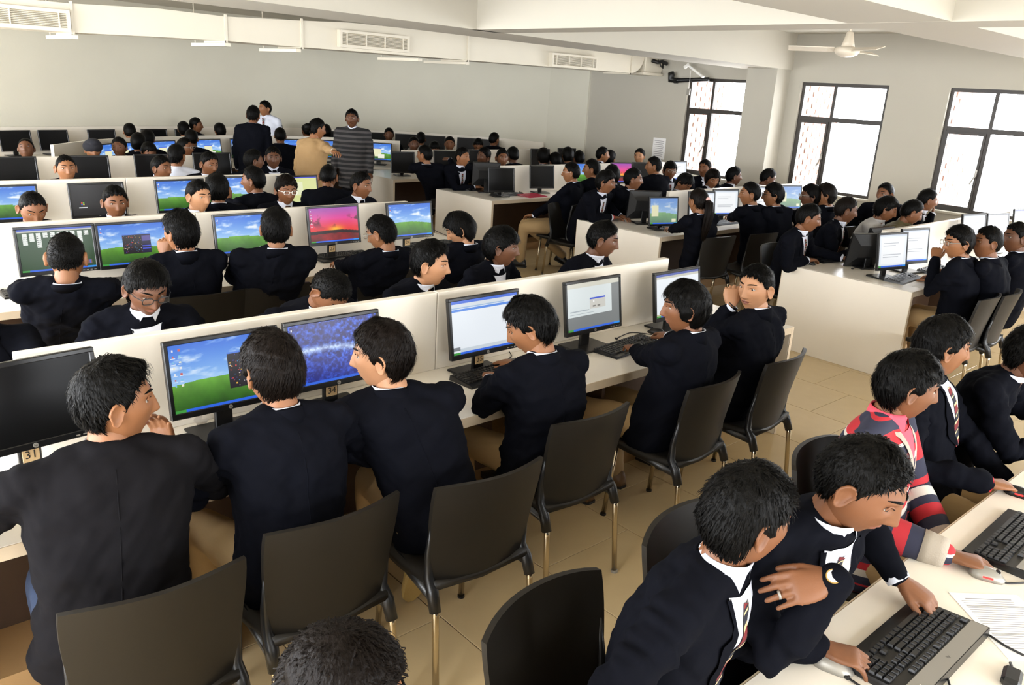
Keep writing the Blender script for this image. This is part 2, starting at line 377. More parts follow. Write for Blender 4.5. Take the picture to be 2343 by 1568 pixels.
# ------------------------------------------------------------------ benches
def bench(label, x0, x1, y0, y1, py, px0, px1, joints, hp, grp='white computer benches'):
    r = thing('computer_bench', label, 'bench', (0, 0, 0), 0, grp)
    MB().bar(x0+.03, x1-.03, y0+.004, y1-.004, .716, .75, bev=.002).obj('worktop', LAM, r)
    for y in (y0, y1-.005): MB().bar(x0+.03, x1-.03, y, y+.005, .705, .749).obj('edge_strip', EDGE, r)  # tan edge band; on the nearest bench the tan is painted-in shade
    for x in (x0, x1-.03):
        e = MB().bar(x, x+.03, y0+.004, y1-.004, 0, .749, bev=.002).obj('end_panel', LAM, r)
        for y in (y0, y1-.004): MB().bar(x+.001, x+.029, y, y+.004, 0, .748).obj('edge_strip', EDGE, e)
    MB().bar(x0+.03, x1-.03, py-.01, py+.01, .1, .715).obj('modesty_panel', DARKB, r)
    MB().bar(x0+.03, x1-.03, py-.3, py+.3, 0, .1).obj('plinth', mat('plinth_wood', (176, 140, 96), .5, var=.1, vscale=8), r)
    n = max(1, round((x1-x0)/1.65))
    for k in range(1, n):
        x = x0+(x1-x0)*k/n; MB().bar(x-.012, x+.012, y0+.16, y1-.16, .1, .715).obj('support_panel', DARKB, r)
    xs = [px0]+joints+[px1]
    for a, c in zip(xs, xs[1:]): MB().bar(a+.0025, c-.0025, py-.0225, py+.0225, .75, hp, bev=.003).obj('partition_panel', LAM, r)
    return r
PA, PB, PC, PD = 3.068, 5.69, 7.724, 9.614
HL, HR = 1.146, 1.106
bench('nearest long white bench, its monitors facing the camera', -.16, 4.707, 2.476, 3.66, PA, .48, 4.072, [2.27], HL)
bench('second long white bench from the camera, green card game on its first screen', -.16, 4.53, 5.097, 6.28, PB, .4, 3.89, [2.1], HL)
bench('third long white bench with a black boot screen on it', -.16, 4.47, 7.131, 8.31, PC, .4, 3.83, [2.25], HL)
bench('fourth white bench with a row of switched-off monitors', -.16, 4.2, 9.02, 10.2, PD, .4, 3.9, [2.2], HL)
bench('white bench across the aisle with a red folder on its top', 6.52, 10.72, 7.676, 8.855, 8.265, 7.13, 10.6, [8.9], HR)
bench('white bench across the aisle where a girl with a ponytail works', 6.52, 10.55, 5.023, 6.202, 5.62, 7.34, 10.4, [8.9], HR)
bench('glossy white bench across the aisle nearest the camera', 6.52, 10.4, 2.494, 3.64, 3.07, 7.12, 10.2, [8.7], HR)
bench('farthest straight white bench across the aisle', 6.52, 10.3, 9.89, 11.07, 10.48, 7.05, 10.2, [8.6], HR)
nbk = thing('computer_bench', 'white desk in the bottom corner with two big keyboards', 'bench', (0, 0, 0), 0, 'white computer benches')
MB().bar(.45, 5.6, -.38, .796, .716, .75, bev=.002).obj('worktop', LAM, nbk); MB().bar(.45, 5.6, .796, .801, .705, .749).obj('edge_strip', EDGE, nbk)
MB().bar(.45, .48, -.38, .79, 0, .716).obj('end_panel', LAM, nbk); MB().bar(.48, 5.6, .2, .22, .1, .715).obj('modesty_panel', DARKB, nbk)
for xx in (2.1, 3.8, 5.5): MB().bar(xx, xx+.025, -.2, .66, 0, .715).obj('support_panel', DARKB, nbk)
# curved benches at the back
def curved(label, L, near, far, hp, panels=4):
    r = thing('curved_bench', label, 'bench', (0, 0, 0), 0, 'curved benches at the back')
    m = MB(); ribbon(m, offset(L, far), offset(L, -near), .715, .75); m.obj('worktop', LAM, r)
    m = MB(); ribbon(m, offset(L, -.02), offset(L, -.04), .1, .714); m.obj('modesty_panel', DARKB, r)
    n = len(L)-1
    for k in range(panels):
        a, b = k*n//panels, (k+1)*n//panels; m = MB(); ribbon(m, offset(L, .0)[a:b+1], offset(L, -.04)[a:b+1], .75, hp); m.obj('partition_panel', LAM, r)
    for i, d in ((0, 1), (n, -1)):
        t = (L[min(i+1, n)]-L[max(i-1, 0)]).normalized(); nn = Vector((-t.y, t.x)); p = L[i]
        P = [p+nn*far, p-nn*near, p-nn*near+t*.03*d, p+nn*far+t*.03*d]
        MB().loft([[(q.x, q.y, 0) for q in P], [(q.x, q.y, .714) for q in P]]).obj('end_panel', LAM, r)
    return r
EL = smooth_line([(2.4, 11.0), (3.3, 11.88), (4.8, 12.5), (5.8, 12.6), (6.8, 12.36), (7.8, 11.64)])
curved('curved white bench with lit screens before the back wall', EL, .58, .5, 1.146)
WL = offset(BL, -.03)[3:-2]
curved('white bench running along the curved back wall', WL, .6, .0, 1.146, 8)
# ------------------------------------------------------------------ screens: pictures painted on a fine grid of faces
def lin_np(a): a = np.asarray(a, float)/255; return np.where(a <= .04045, a/12.92, ((a+.055)/1.055)**2.4)
def fbm(w, h, sx, sy, seed):
    r = np.random.default_rng(seed); out = np.zeros((h, w)); amp = 1; tot = 0
    for o in range(4):
        nx, ny = max(2, int(sx*2**o)), max(2, int(sy*2**o)); g = r.random((ny+2, nx+2))
        X = np.linspace(0, nx, w); Y = np.linspace(0, ny, h); xi = X.astype(int); yi = Y.astype(int); fx = X-xi; fy = (Y-yi)[:, None]
        fx = fx*fx*(3-2*fx); fy = fy*fy*(3-2*fy)
        a = g[yi][:, xi]*(1-fx)+g[yi][:, xi+1]*fx; b = g[yi+1][:, xi]*(1-fx)+g[yi+1][:, xi+1]*fx
        out += amp*(a*(1-fy)+b*fy); tot += amp; amp *= .5
    return out/tot
class Pic:
    def __init__(s, w, h, c): s.w, s.h = w, h; s.a = np.tile(np.array(c, float), (h, w, 1))
    def rect(s, x0, y0, x1, y1, c):
        s.a[int(round((1-y1)*s.h)):int(round((1-y0)*s.h)), int(round(x0*s.w)):int(round(x1*s.w))] = c; return s
    def bar(s):
        s.rect(0, 0, 1, .045, (40, 98, 220)); s.rect(0, 0, .1, .045, (60, 150, 60)); s.rect(.88, 0, 1, .045, (30, 140, 230)); return s
    def icons(s, n, m=1):
        for k in range(n):
            for j in range(m):
                x = .025+.06*j; y = .93-.085*k; c = [(220, 225, 235), (200, 90, 80), (120, 190, 220), (230, 230, 200)][(k+j) % 4]
                s.rect(x, y-.03, x+.02, y, c); s.rect(x-.008, y-.045, x+.028, y-.037, (215, 225, 240))
        return s
def hill(w, h, dim=0.0, icons=0, cols=1):
    p = Pic(w, h, (0, 0, 0)); y = 1-(np.arange(h)+.5)[:, None]/h; x = (np.arange(w)+.5)[None]/w
    t = np.clip((y-.42)/.58, 0, 1)+0*x
    sky = (1-t)[..., None]*np.array([150, 195, 240])+t[..., None]*np.array([38, 104, 214])
    n = fbm(w, h, 5, 9, 3); cl = np.clip((n-.55+.1*np.exp(-((y-.55)/.12)**2))*4, 0, 1)*np.clip((y-.4)*6, 0, 1)
    sky = sky*(1-cl[..., None])+np.array([240, 246, 252])*cl[..., None]
    hl = .40+.06*np.sin(x*3.1+.2)-.03*x; g = fbm(w, h, 9, 4, 5); tt = np.clip((hl-y)/.4, 0, 1)[..., None]
    grass = (1-tt)*np.array([96, 160, 40])+tt*np.array([36, 84, 20]); grass = grass*(.8+.4*g[..., None])
    p.a = np.where((y < hl)[..., None], grass, sky); p.a = p.a*(1-dim)+np.array([150, 170, 190])*dim
    p.bar()
    if icons: p.icons(icons, cols)
    return p
def pinball(p, x0, y0, x1, y1, seed):
    p.rect(x0, y0, x1, y1, (20, 14, 24)); p.rect(x0, y1, x1, y1+.025, (70, 120, 220)); r = np.random.default_rng(seed); xm = x0+(x1-x0)*.66
    for k in range(70):
        a, b = r.uniform(x0+.01, xm), r.uniform(y0+.02, y1-.02); s = r.uniform(.004, .012)
        p.rect(a, b, a+s, b+s*1.6, [(230, 220, 220), (90, 70, 190), (200, 60, 60), (230, 180, 60), (70, 150, 200)][k % 5])
    p.rect(xm+.005, y0+.01, x1-.006, y1-.01, (26, 22, 60)); p.rect(xm+.01, y1-.16, x1-.012, y1-.03, (90, 80, 150)); p.rect(xm+.01, y0+.1, x1-.012, y0+.12, (70, 90, 220)); p.rect(xm+.01, y0+.16, x1-.012, y0+.18, (70, 90, 220))
def cards(w, h):
    p = Pic(w, h, (24, 66, 24)); p.rect(0, .96, 1, 1, (40, 80, 190)); p.rect(0, .925, 1, .96, (190, 190, 180)); r = np.random.default_rng(4)
    for k in range(10):
        x = .06+.092*k; n = [3, 2, 4, 1, 1, 1, 1, 1, 3, 1][k]
        p.rect(x, .86-.075*n, x+.062, .9, (228, 232, 226))
        for q in range(n*4): a, b = x+.008+.02*(q % 3), .86-.075*n+.03+.045*(q//3); p.rect(a, b, a+.009, b+.018, (40, 40, 44))
    p.rect(.86, .1, .95, .19, (120, 80, 70)); p.rect(.87, .1, .89, .19, (70, 90, 190)); p.rect(.92, .1, .935, .19, (70, 90, 190)); p.bar(); return p
def forest(w, h):
    p = Pic(w, h, (0, 0, 0)); y = 1-(np.arange(h)+.5)[:, None]/h; x = (np.arange(w)+.5)[None]/w
    n = fbm(w, h, 40, 26, 8); n2 = fbm(w, h, 7, 4, 9); v = np.clip(2.2*(n-.36)*(.5+n2)+.0*x, 0, 1)[..., None]
    base = np.array([6, 14, 96])*(1-v)+np.array([60, 110, 240])*v
    d = np.clip(1-np.abs(y-.5-.05*np.sin(x*5)-.06*(n2-.5)-.02)/.09, 0, 1)[..., None]*(.5+n[..., None]); p.a = base*(1-d*.9)+np.array([205, 226, 255])*d*.9
    lo = np.clip((.46-y)/.1, 0, 1)[..., None]; p.a = p.a*(1-.25*lo)+np.array([40, 70, 200])*.25*lo; p.bar(); return p.icons(4)
def sunset(w, h):
    p = Pic(w, h, (0, 0, 0)); y = 1-(np.arange(h)+.5)[:, None]/h; x = (np.arange(w)+.5)[None]/w; t = np.clip((y-.3)/.7, 0, 1)[..., None]+0*x[..., None]
    top = np.where(t > .55, (np.array([226, 60, 150])*(1-(t-.55)/.45)+np.array([150, 60, 170])*(t-.55)/.45), (np.array([226, 40, 30])*(1-t/.55)+np.array([226, 60, 150])*t/.55))
    g = np.exp(-((x-.52)/.16)**2-((y-.36)/.12)**2)[..., None]; top = top*(1-g)+np.array([255, 190, 40])*g
    n = fbm(w, h, 6, 6, 2); c = (np.clip((n-.58)*7, 0, 1)*np.exp(-((y-.62)/.16)**2))[..., None]; top = top*(1-c*.8)+np.array([60, 10, 30])*c*.8
    shore = .28+.05*np.sin(x*4)*x; p.a = np.where((y < shore)[..., None], np.array([120, 20, 26])*(.5+n[..., None]), top)
    b = (np.abs(y-shore) < .045)[..., None]; p.a = np.where(b, np.array([30, 6, 14]), p.a); p.bar(); return p.icons(6)
def app(w, h, kind):
    p = Pic(w, h, (226, 232, 238)); p.bar()
    if kind == 'doc': p.rect(0, .95, 1, 1, (40, 96, 210)); p.rect(0, .86, 1, .95, (206, 214, 222)); p.rect(0, .80, 1, .84, (70, 130, 220)); p.rect(0, .86, .8, .88, (150, 180, 214)); p.rect(0, .08, .1, .14, (120, 125, 130)); p.rect(.1, .05, 1, .11, (196, 206, 214))
    if kind == 'dialog':
        p.rect(0, .045, 1, 1, (118, 122, 122)); p.rect(0, .9, 1, 1, (206, 204, 190)); p.rect(0, .3, .85, .9, (212, 220, 220)); p.rect(.04, .4, .4, .42, (160, 170, 175)); p.rect(.04, .34, .5, .36, (160, 170, 175))
        p.rect(.42, .42, .72, .66, (200, 198, 190)); p.rect(.42, .62, .72, .66, (50, 80, 200)); p.rect(.47, .46, .53, .49, (120, 118, 112)); p.rect(.56, .46, .62, .49, (120, 118, 112)); p.rect(.48, .55, .51, .6, (240, 240, 240))
    if kind == 'white': p.rect(0, .95, 1, 1, (44, 70, 160)); p.rect(0, .89, 1, .95, (190, 190, 176)); p.rect(0, .05, 1, .08, (186, 186, 150))
    if kind == 'page': p.rect(0, .94, 1, 1, (190, 200, 215)); p.rect(.08, .1, .9, .9, (240, 242, 244)); [p.rect(.14, .8-.07*k, .8-.1*(k % 3), .81-.07*k, (180, 184, 190)) for k in range(9)]
    if kind == 'yellow': p.rect(0, .045, 1, .95, (214, 220, 150)); p.rect(.4, .3, .62, .8, (226, 230, 190)); p.rect(0, .95, 1, 1, (60, 70, 190))
    return p
def boot(w, h):
    p = Pic(w, h, (22, 22, 24)); x, y = .12, .34
    for k, c in enumerate([(220, 60, 40), (110, 190, 60), (70, 120, 220), (230, 200, 60)]): a = x+.05+.03*(k % 2); b = y+.05-.05*(k//2); p.rect(a, b, a+.026, b+.042, c)
    p.rect(x, y-.09, x+.16, y-.06, (220, 224, 226)); return p
def mini(w, h):
    p = hill(w, h); p.rect(.3, .2, .62, .72, (232, 230, 190)); p.rect(.3, .68, .62, .72, (60, 100, 220)); p.rect(.5, .1, .75, .35, (236, 236, 220)); return p
PICS = {}
def screen_mesh(kind, w, h):
    key = (kind, w)
    if key in PICS: return PICS[key]
    if kind == 'hill': p = hill(w, h, icons=3)
    elif kind == 'pale': p = hill(w, h, .5); p.rect(.05, .3, .3, .72, (220, 218, 180)); p.rect(.8, .08, .95, .2, (226, 224, 190))
    elif kind == 'game': p = hill(w, h, icons=7, cols=2); pinball(p, .52, .22, .97, .74, 1)
    elif kind == 'game2': p = hill(w, h, icons=3); pinball(p, .33, .26, .76, .72, 2)
    elif kind == 'cards': p = cards(w, h)
    elif kind == 'forest': p = forest(w, h)
    elif kind == 'sunset': p = sunset(w, h)
    elif kind == 'boot': p = boot(w, h)
    elif kind == 'mini': p = mini(w, h)
    else: p = app(w, h, kind)
    me = bpy.data.meshes.new('screen'); xs = np.linspace(-.5, .5, w+1); zs = np.linspace(.5, -.5, h+1)
    V = np.zeros(((h+1)*(w+1), 3)); V[:, 0] = np.tile(xs, h+1)*.41; V[:, 2] = np.repeat(zs, w+1)*.258
    i = np.arange(h)[:, None]*(w+1)+np.arange(w)[None]; F = np.stack([i+w+1, i+w+2, i+1, i], -1).reshape(-1, 4)
    me.from_pydata(V.tolist(), [], F.tolist()); ca = me.color_attributes.new('picture', 'FLOAT_COLOR', 'CORNER')
    col = np.ones((h*w, 4, 4)); col[..., :3] = lin_np(np.clip(p.a, 0, 255)).reshape(-1, 1, 3); ca.data.foreach_set('color', col.ravel())
    me.materials.append(SCREENM); PICS[key] = me; return me
SCREENM = bpy.data.materials.new('lit_screen'); SCREENM.use_nodes = True; nt = SCREENM.node_tree; bs = nt.nodes['Principled BSDF']
at_ = nt.nodes.new('ShaderNodeVertexColor'); at_.layer_name = 'picture'; nt.links.new(at_.outputs[0], bs.inputs['Emission Color'])
bs.inputs['Emission Strength'].default_value = .62; bs.inputs['Base Color'].default_value = (.01, .01, .012, 1); bs.inputs['Roughness'].default_value = .35
SCREENM.cycles.emission_sampling = 'NONE'
# ------------------------------------------------------------------ monitor
MONC = {}
def monitor_meshes():
    if MONC: return MONC
    W_, H_ = .445, .297
    f = MB(); t = .017
    f.bar(-W_/2, W_/2, -.012, .012, H_/2-t, H_/2, bev=.003); f.bar(-W_/2, W_/2, -.012, .012, -H_/2, -H_/2+.024, bev=.003)
    f.bar(-W_/2, -W_/2+t, -.012, .012, -H_/2+.02, H_/2-t+.003, bev=.003); f.bar(W_/2-t, W_/2, -.012, .012, -H_/2+.02, H_/2-t+.003, bev=.003)
    MONC['bezel'] = f.mesh('bezel', BEZEL)
    b = MB(); P = [(-W_/2+.004, .0), (W_/2-.004, .0)]
    rings = [[(sx*(W_/2-.006-q), y, sz*(H_/2-.006-q)) for sx, sz in ((-1, -1), (1, -1), (1, 1), (-1, 1))] for q, y in ((0, -.004), (0, .014), (.05, .034), (.09, .05))]
    b.loft(rings); MONC['housing'] = b.mesh('housing', BEZB)
    MONC['neck'] = MB().box((0, .045, -.16), (.07, .02, .2), bev=.004).mesh('neck', BEZEL)
    MONC['base'] = MB().box((0, .0, .008), (.26, .19, .012), bev=.004).mesh('base', BEZEL)
    MONC['dark'] = MB().bar(-.205, .205, -.0008, .0008, -.129, .129).mesh('dark_screen', DARKSCR)
    MONC['button'] = MB().box((0, 0, 0), (.012, .003, .004)).mesh('button', SILV)
    return MONC
MONN = 0
def monitor(pos, yaw, kind, label, tilt=9, num=None, hi=False, grp='flat monitors on the benches', sq=False):
    """pos = centre of the screen, facing -Y when yaw is 0"""
    m = monitor_meshes(); pos = Vector(pos); R = rotz(yaw)
    r = thing('monitor', label, 'monitor', (pos.x, pos.y, .75), yaw, grp)
    if sq: r.scale = (.84, 1, 1.05)
    zc = (pos.z-.75)/r.scale.z; T_ = Matrix.Translation((0, 0, zc)) @ Matrix.Rotation(-math.radians(tilt), 4, 'X')
    h = link('housing', m['housing'], r); h.matrix_local = T_
    bz = link('bezel', m['bezel'], r); bz.matrix_local = T_
    if kind == 'off': s = link('screen', m['dark'], r)
    else: s = link('screen', screen_mesh(kind, 144 if hi else 64, 90 if hi else 40), r)
    s.matrix_local = T_ @ Matrix.Translation((0, -.0085, .0035))
    if hi or num:
        d = MB().loft([[(.008*math.cos(a), y, .008*math.sin(a)) for a in [2*math.pi*k/16 for k in range(16)]] for y in (-.014, -.011)]).obj('logo', SILV, bz); d.location = (0, 0, -.137)
        text('lettering', 'hp', .011, INKB, bz, Matrix.Translation((0, -.0146, -.1365)) @ Matrix.Rotation(math.pi/2, 4, 'X'))
        for k in range(4): q = link('button', m['button'], bz); q.location = (.13+.022*k, -.0125, -.139)
    n = link('neck', m['neck'], r); n.location = (0, 0, zc-.03 if zc > .25 else zc)
    if zc-.29 > .01: n.scale = (1, 1, (zc-.06)/.2); n.location = (0, 0, .16*(zc-.06)/.2+(zc-.06)/2+.008)
    bb = link('base', m['base'], r); bb.location = (0, .03, 0)
    if num:
        st = MB().box((0, -.002, 0), (.052, .003, .05), bev=.001).obj('number_plate', STICK, r); st.location = (0, .032, zc-.19)
        text('number', num, .04, INKB, st, Matrix.Translation((0, -.0045, 0)) @ Matrix.Rotation(math.pi/2, 4, 'X'))
    return r
def mon_near(u, v, ypart, kind, label, yaw=0, d=.17, **k):
    return monitor(aty(u, v, ypart-d), math.radians(yaw), kind, label, **k)
def mon_far(u, v, ypart, kind, label, yaw=180, d=.17, **k):
    return monitor(aty(u, v, ypart+d), math.radians(yaw), kind, label, **k)
GA = 'monitors on the nearest bench'
mon_near(62, 925, PA, 'off', 'switched-off black monitor numbered 31 on the nearest bench', yaw=6, d=.26, num='31', hi=True, grp=GA)
mon_near(516, 850, PA, 'game', 'monitor with a pinball window over a green hill picture on the nearest bench', d=.2, hi=True, grp=GA)
mon_near(766, 802, PA, 'forest', 'monitor showing a blue forest picture, numbered 34', d=.2, num='34', hi=True, grp=GA)
mon_near(1110, 741, PA, 'doc', 'monitor showing a white document window, numbered 35', d=.2, num='35', hi=True, grp=GA)
mon_near(1357, 698, PA, 'dialog', 'monitor with a small dialog on a grey window', d=.2, hi=True, grp=GA)
mon_near(1549, 672, PA, 'white', 'monitor with a blank white window at the end of the nearest bench', d=.2, hi=True, grp=GA)
GB = 'monitors on the second bench'
mon_near(131, 571, PB, 'cards', 'monitor showing a green card game on the second bench', d=.2, hi=True, grp=GB)
mon_near(306, 559, PB, 'game2', 'monitor with a centred pinball window on the second bench', d=.2, hi=True, grp=GB)
mon_near(560, 536, PB, 'hill', 'monitor with a green hill picture beside the tall-haired student', d=.2, grp=GB)
mon_near(764, 515, PB, 'sunset', 'monitor showing a red sunset picture, numbered 23', d=.2, num='23', hi=True, grp=GB)
mon_near(938, 504, PB, 'hill', 'monitor with a green hill picture at the aisle end, numbered 24', d=.2, num='24', hi=True, grp=GB)
GC = 'monitors on the third bench'
mon_near(18, 466, PC, 'hill', 'monitor with a green hill picture cut by the left edge', d=.2, grp=GC)
mon_near(224, 458, PC, 'boot', 'black monitor with a small coloured start-up logo', d=.2, hi=True, grp=GC)
mon_near(414, 448, PC, 'hill', 'monitor with a green hill picture beside the boy with a white collar, third bench', d=.2, grp=GC)
mon_near(527, 440, PC, 'hill', 'monitor with a green hill picture behind the boy with a phone', d=.2, grp=GC)
mon_near(682, 436, PC, 'yellow', 'monitor with a pale yellow window, third bench', d=.2, grp=GC)
GD = 'switched-off monitors on the fourth bench'
mon_near(30, 393, PD, 'off', 'switched-off monitor of the fourth bench at the left edge', d=.2, grp=GD)
mon_near(200, 389, PD, 'off', 'switched-off monitor behind the short-haired boy of the third bench', d=.2, grp=GD)
mon_near(357, 384, PD, 'off', 'switched-off monitor behind the boy looking sideways, fourth bench', d=.2, grp=GD)
mon_near(487, 379, PD, 'off', 'switched-off monitor behind the frowning boy, fourth bench', d=.2, grp=GD)
GE = 'lit monitors on the curved bench'
def mon_curve(L, u, v, d, kind, label, grp, zc=.965, tilt=9):
    p = atz(u, v, zc); q = Vector((p.x, p.y)); i = min(range(1, len(L)-1), key=lambda k: (L[k]-q).length)
    t = (L[i+1]-L[i-1]).normalized(); n = Vector((-t.y, t.x)); c = L[i]+t*((q-L[i]).dot(t))-n*d
    return monitor((c.x, c.y, zc), math.atan2(t.y, t.x), kind, label, tilt, grp=grp)
for u, v, lab in ((148, 347, 'small lit monitor at the left end of the curved bench'), (200, 343, 'lit monitor beside the dark turban'), (292, 336, 'lit monitor between two heads on the curved bench'), (402, 331, 'lit monitor with a window open, left of the pole of standing people'), (524, 332, 'lit monitor left of the standing boy in dark jacket'), (655, 334, 'lit monitor right of the dark seated student on the curved bench'), (770, 333, 'lit monitor between woman in tan and man in stripes'), (873, 342, 'lit monitor right of the man in the striped sweater')):
    mon_curve(EL, u, v, .22, 'mini', lab, GE)
GW = 'switched-off monitors along the back wall'
for k, (u, v) in enumerate(((-4, 316), (80, 314), (172, 309), (278, 304), (352, 303), (545, 303), (690, 305), (790, 307), (848, 308), (935, 321), (1004, 323), (1092, 328), (1167, 332))):
    mon_curve(WL, u, v, .22, 'off', ('leftmost switched-off monitor along the back wall', 'second switched-off monitor from the left along the back wall', 'third switched-off monitor from the left along the back wall', 'fourth switched-off monitor from the left along the back wall', 'fifth switched-off monitor from the left along the back wall', 'switched-off monitor just behind the standing boy in white shirt', 'switched-off monitor behind the woman in tan jacket', 'switched-off monitor to the left of the man in stripes, back wall', 'switched-off monitor to the right of the man in stripes, back wall', 'fourth switched-off monitor from the right along the back wall', 'third switched-off monitor from the right along the back wall', 'second switched-off monitor from the right along the back wall', 'rightmost switched-off monitor along the back wall')[k], GW, zc=.965)
G0, G1, G2, G3 = 'monitors on the farthest straight bench', 'monitors on the red folder bench', 'monitors on the ponytail bench', 'monitors on the glossy bench'
for u, v, lab in ((922, 372, 'big black monitor at the aisle end of the farthest straight bench'), (1018, 368, 'black monitor behind the boy with the striped tie'), (1096, 366, 'black monitor behind the pointing arm'), (1236, 362, 'black monitor behind the long-haired head, farthest straight bench'), (1297, 360, 'black monitor at the far end of the farthest straight bench')):
    mon_near(u, v, 10.48, 'off', lab, yaw=-14, d=.24, sq=True, grp=G0)
mon_near(1147, 412, 8.265, 'off', 'dark monitor above a black keyboard on the red folder bench', d=.32, num=None, yaw=-16, sq=True, grp=G1)
mon_near(1240, 405, 8.265, 'off', 'grey monitor above the red folder', d=.2, yaw=-16, sq=True, grp=G1)
mon_near(1338, 398, 8.265, 'hill', 'monitor with a green hill picture between two boys, red folder bench', d=.2, yaw=-16, sq=True, grp=G1)
mon_near(1421, 396, 8.265, 'sunset', 'monitor with a pinkish picture on the red folder bench', d=.2, yaw=-16, sq=True, grp=G1)
mon_near(1470, 395, 8.265, 'off', 'grey monitor left of the tall-backed boy on the red folder bench', d=.2, yaw=-16, sq=True, grp=G1)
mon_near(1549, 391, 8.265, 'page', 'monitor behind the boy with shiny glasses by the window', d=.2, yaw=-16, sq=True, grp=G1)
mon_far(1112, 398, 8.265, 'off', 'monitor seen from the back at the aisle end of the red folder bench', yaw=150, d=.12, sq=True, grp=G1)
mon_near(1518, 484, 5.62, 'pale', 'monitor with a pale picture in front of the ponytail girl', d=.3, yaw=-16, sq=True, grp=G2)
mon_near(1605, 470, 5.62, 'page', 'white monitor hidden behind the ponytail', d=.2, yaw=-16, sq=True, grp=G2)
mon_near(1660, 464, 5.62, 'page', 'white monitor right of the ponytail', d=.2, yaw=-16, sq=True, grp=G2)
mon_near(1728, 456, 5.62, 'page', 'white monitor between two boys of the ponytail bench', d=.2, yaw=-16, sq=True, grp=G2)
mon_near(1808, 452, 5.62, 'pale', 'grey lit monitor third along from the ponytail', d=.2, yaw=-16, sq=True, grp=G2)
mon_far(1473, 468, 5.62, 'off', 'monitor seen from the back beside the ponytail bench corner', yaw=150, d=.1, sq=True, grp=G2)
mon_near(2041, 575, 3.07, 'page', 'white monitor at the corner of the glossy bench', d=.22, yaw=-13, sq=True, grp=G3)
mon_near(2092, 563, 3.07, 'page', 'white monitor right beside the corner monitor of the glossy bench', d=.2, yaw=-13, sq=True, grp=G3)
mon_near(2226, 526, 3.07, 'page', 'white monitor above the boy resting his chin', d=.2, yaw=-13, sq=True, grp=G3)
mon_near(2281, 523, 3.07, 'page', 'white monitor above the second boy of the glossy bench', d=.2, yaw=-13, sq=True, grp=G3)
mon_near(2340, 510, 3.07, 'yellow', 'yellowish monitor at the right edge of the picture', d=.2, yaw=-13, sq=True, grp=G3)
mon_far(1981, 572, 3.07, 'off', 'monitor seen from the back at the glossy bench corner', yaw=155, d=.14, sq=True, grp=G3)
mon_far(2008, 556, 3.07, 'off', 'second monitor seen from the back on the glossy bench', yaw=170, d=.3, sq=True, grp=G3)
# ------------------------------------------------------------------ keyboards and mice
KB = {}
def key_rows():
    rows = []; u = .0192
    def run(x, y, ws):
        for q in ws:
            if q > 0: rows.append((x+q*u/2, y, q))
            x += abs(q)*u
    main = [[1, -1, 1, 1, 1, 1, -.5, 1, 1, 1, 1, -.5, 1, 1, 1, 1], [1]*13+[2], [1.5]+[1]*12+[1.5], [1.75]+[1]*11+[2.25], [2.25]+[1]*10+[2.75], [1.25, 1.25, 1.25, 6.25, 1.25, 1.25, 1.25, 1.25]]
    nav = [[1, 1, 1], [1, 1, 1], [1, 1, 1], [], [-1, 1], [1, 1, 1]]; num = [[], [1]*4, [1]*4, [1]*4, [1]*4, [2, 1, 1]]
    for r in range(6):
        y = .058-.019*r-(.006 if r else 0)
        run(-.216, y, main[r]); run(-.216+15.3*u, y, nav[r]); run(-.216+18.6*u, y, num[r])
    return rows
def keyboard(pos, yaw, label, full=False, silver=False, grp='computer keyboards'):
    r = thing('keyboard', label, 'keyboard', pos, yaw, grp); dep = .16; y0 = .075-dep; y1 = .075+(.045 if silver else 0)
    if 'body' not in KB:
        for nm, d in (('body', 0), ('wide', .045)):
            m = MB(); yy = .075-.16; e = .075+d; m.add([(-.228, yy, 0), (.228, yy, 0), (.228, e, 0), (-.228, e, 0), (-.226, yy+.002, .012), (.226, yy+.002, .012), (.226, e-.002, .0245+d*.075), (-.226, e-.002, .0245+d*.075)], [(3, 2, 1, 0), (4, 5, 6, 7), (0, 1, 5, 4), (1, 2, 6, 5), (2, 3, 7, 6), (3, 0, 4, 7)]); KB[nm] = m.mesh('case', BEZEL)
        KB['foot'] = MB().box((0, 0, 0), (.03, .012, .006)).mesh('foot', SLEEVE)
    link('case', KB['wide' if silver else 'body'], r)
    def kz(y): return .0125+.012*(y-y0)/dep
    def keyshape(m, x, y, q):
        a, b = q*.0192/2-.0012, .0086; z = kz(y); m.loft([[(x+sx*(a-i), y+sy*(b-i), z+h) for sx, sy in ((-1, -1), (1, -1), (1, 1), (-1, 1))] for i, h in ((0, -.002), (.0003, .002), (.0024, .0075))])
    if full:
        for x, y, q in key_rows():
            k = ('k', q)
            if k not in KB: m = MB(); keyshape(m, 0, .0, q); KB[k] = m.mesh('key', KEYM)
            o = link('key', KB[k], r, (x, y, kz(y)-kz(0)))
    else:
        if 'keys' not in KB:
            m = MB(); [keyshape(m, *t) for t in key_rows()]; KB['keys'] = m.mesh('keys', KEYM)
        o = link('keys', KB['keys'], r); o['kind'] = 'stuff'
    if silver:
        m = MB(); m.add([(-.222, .071, .0255), (.222, .071, .0255), (.222, .116, .0285), (-.222, .116, .0285)], [(0, 1, 2, 3)]); m.obj('palm_strip', SILV, r)
        text('logo', 'hp', .012, INKB, r, Matrix.Translation((0, .094, .0285)) @ Matrix.Rotation(math.pi, 4, 'Z'))
        for k in range(3): MB().box((.17+.012*k, .095, .028), (.004, .004, .001)).obj('indicator', WHITEP, r)
    return r
MOUSE = {}
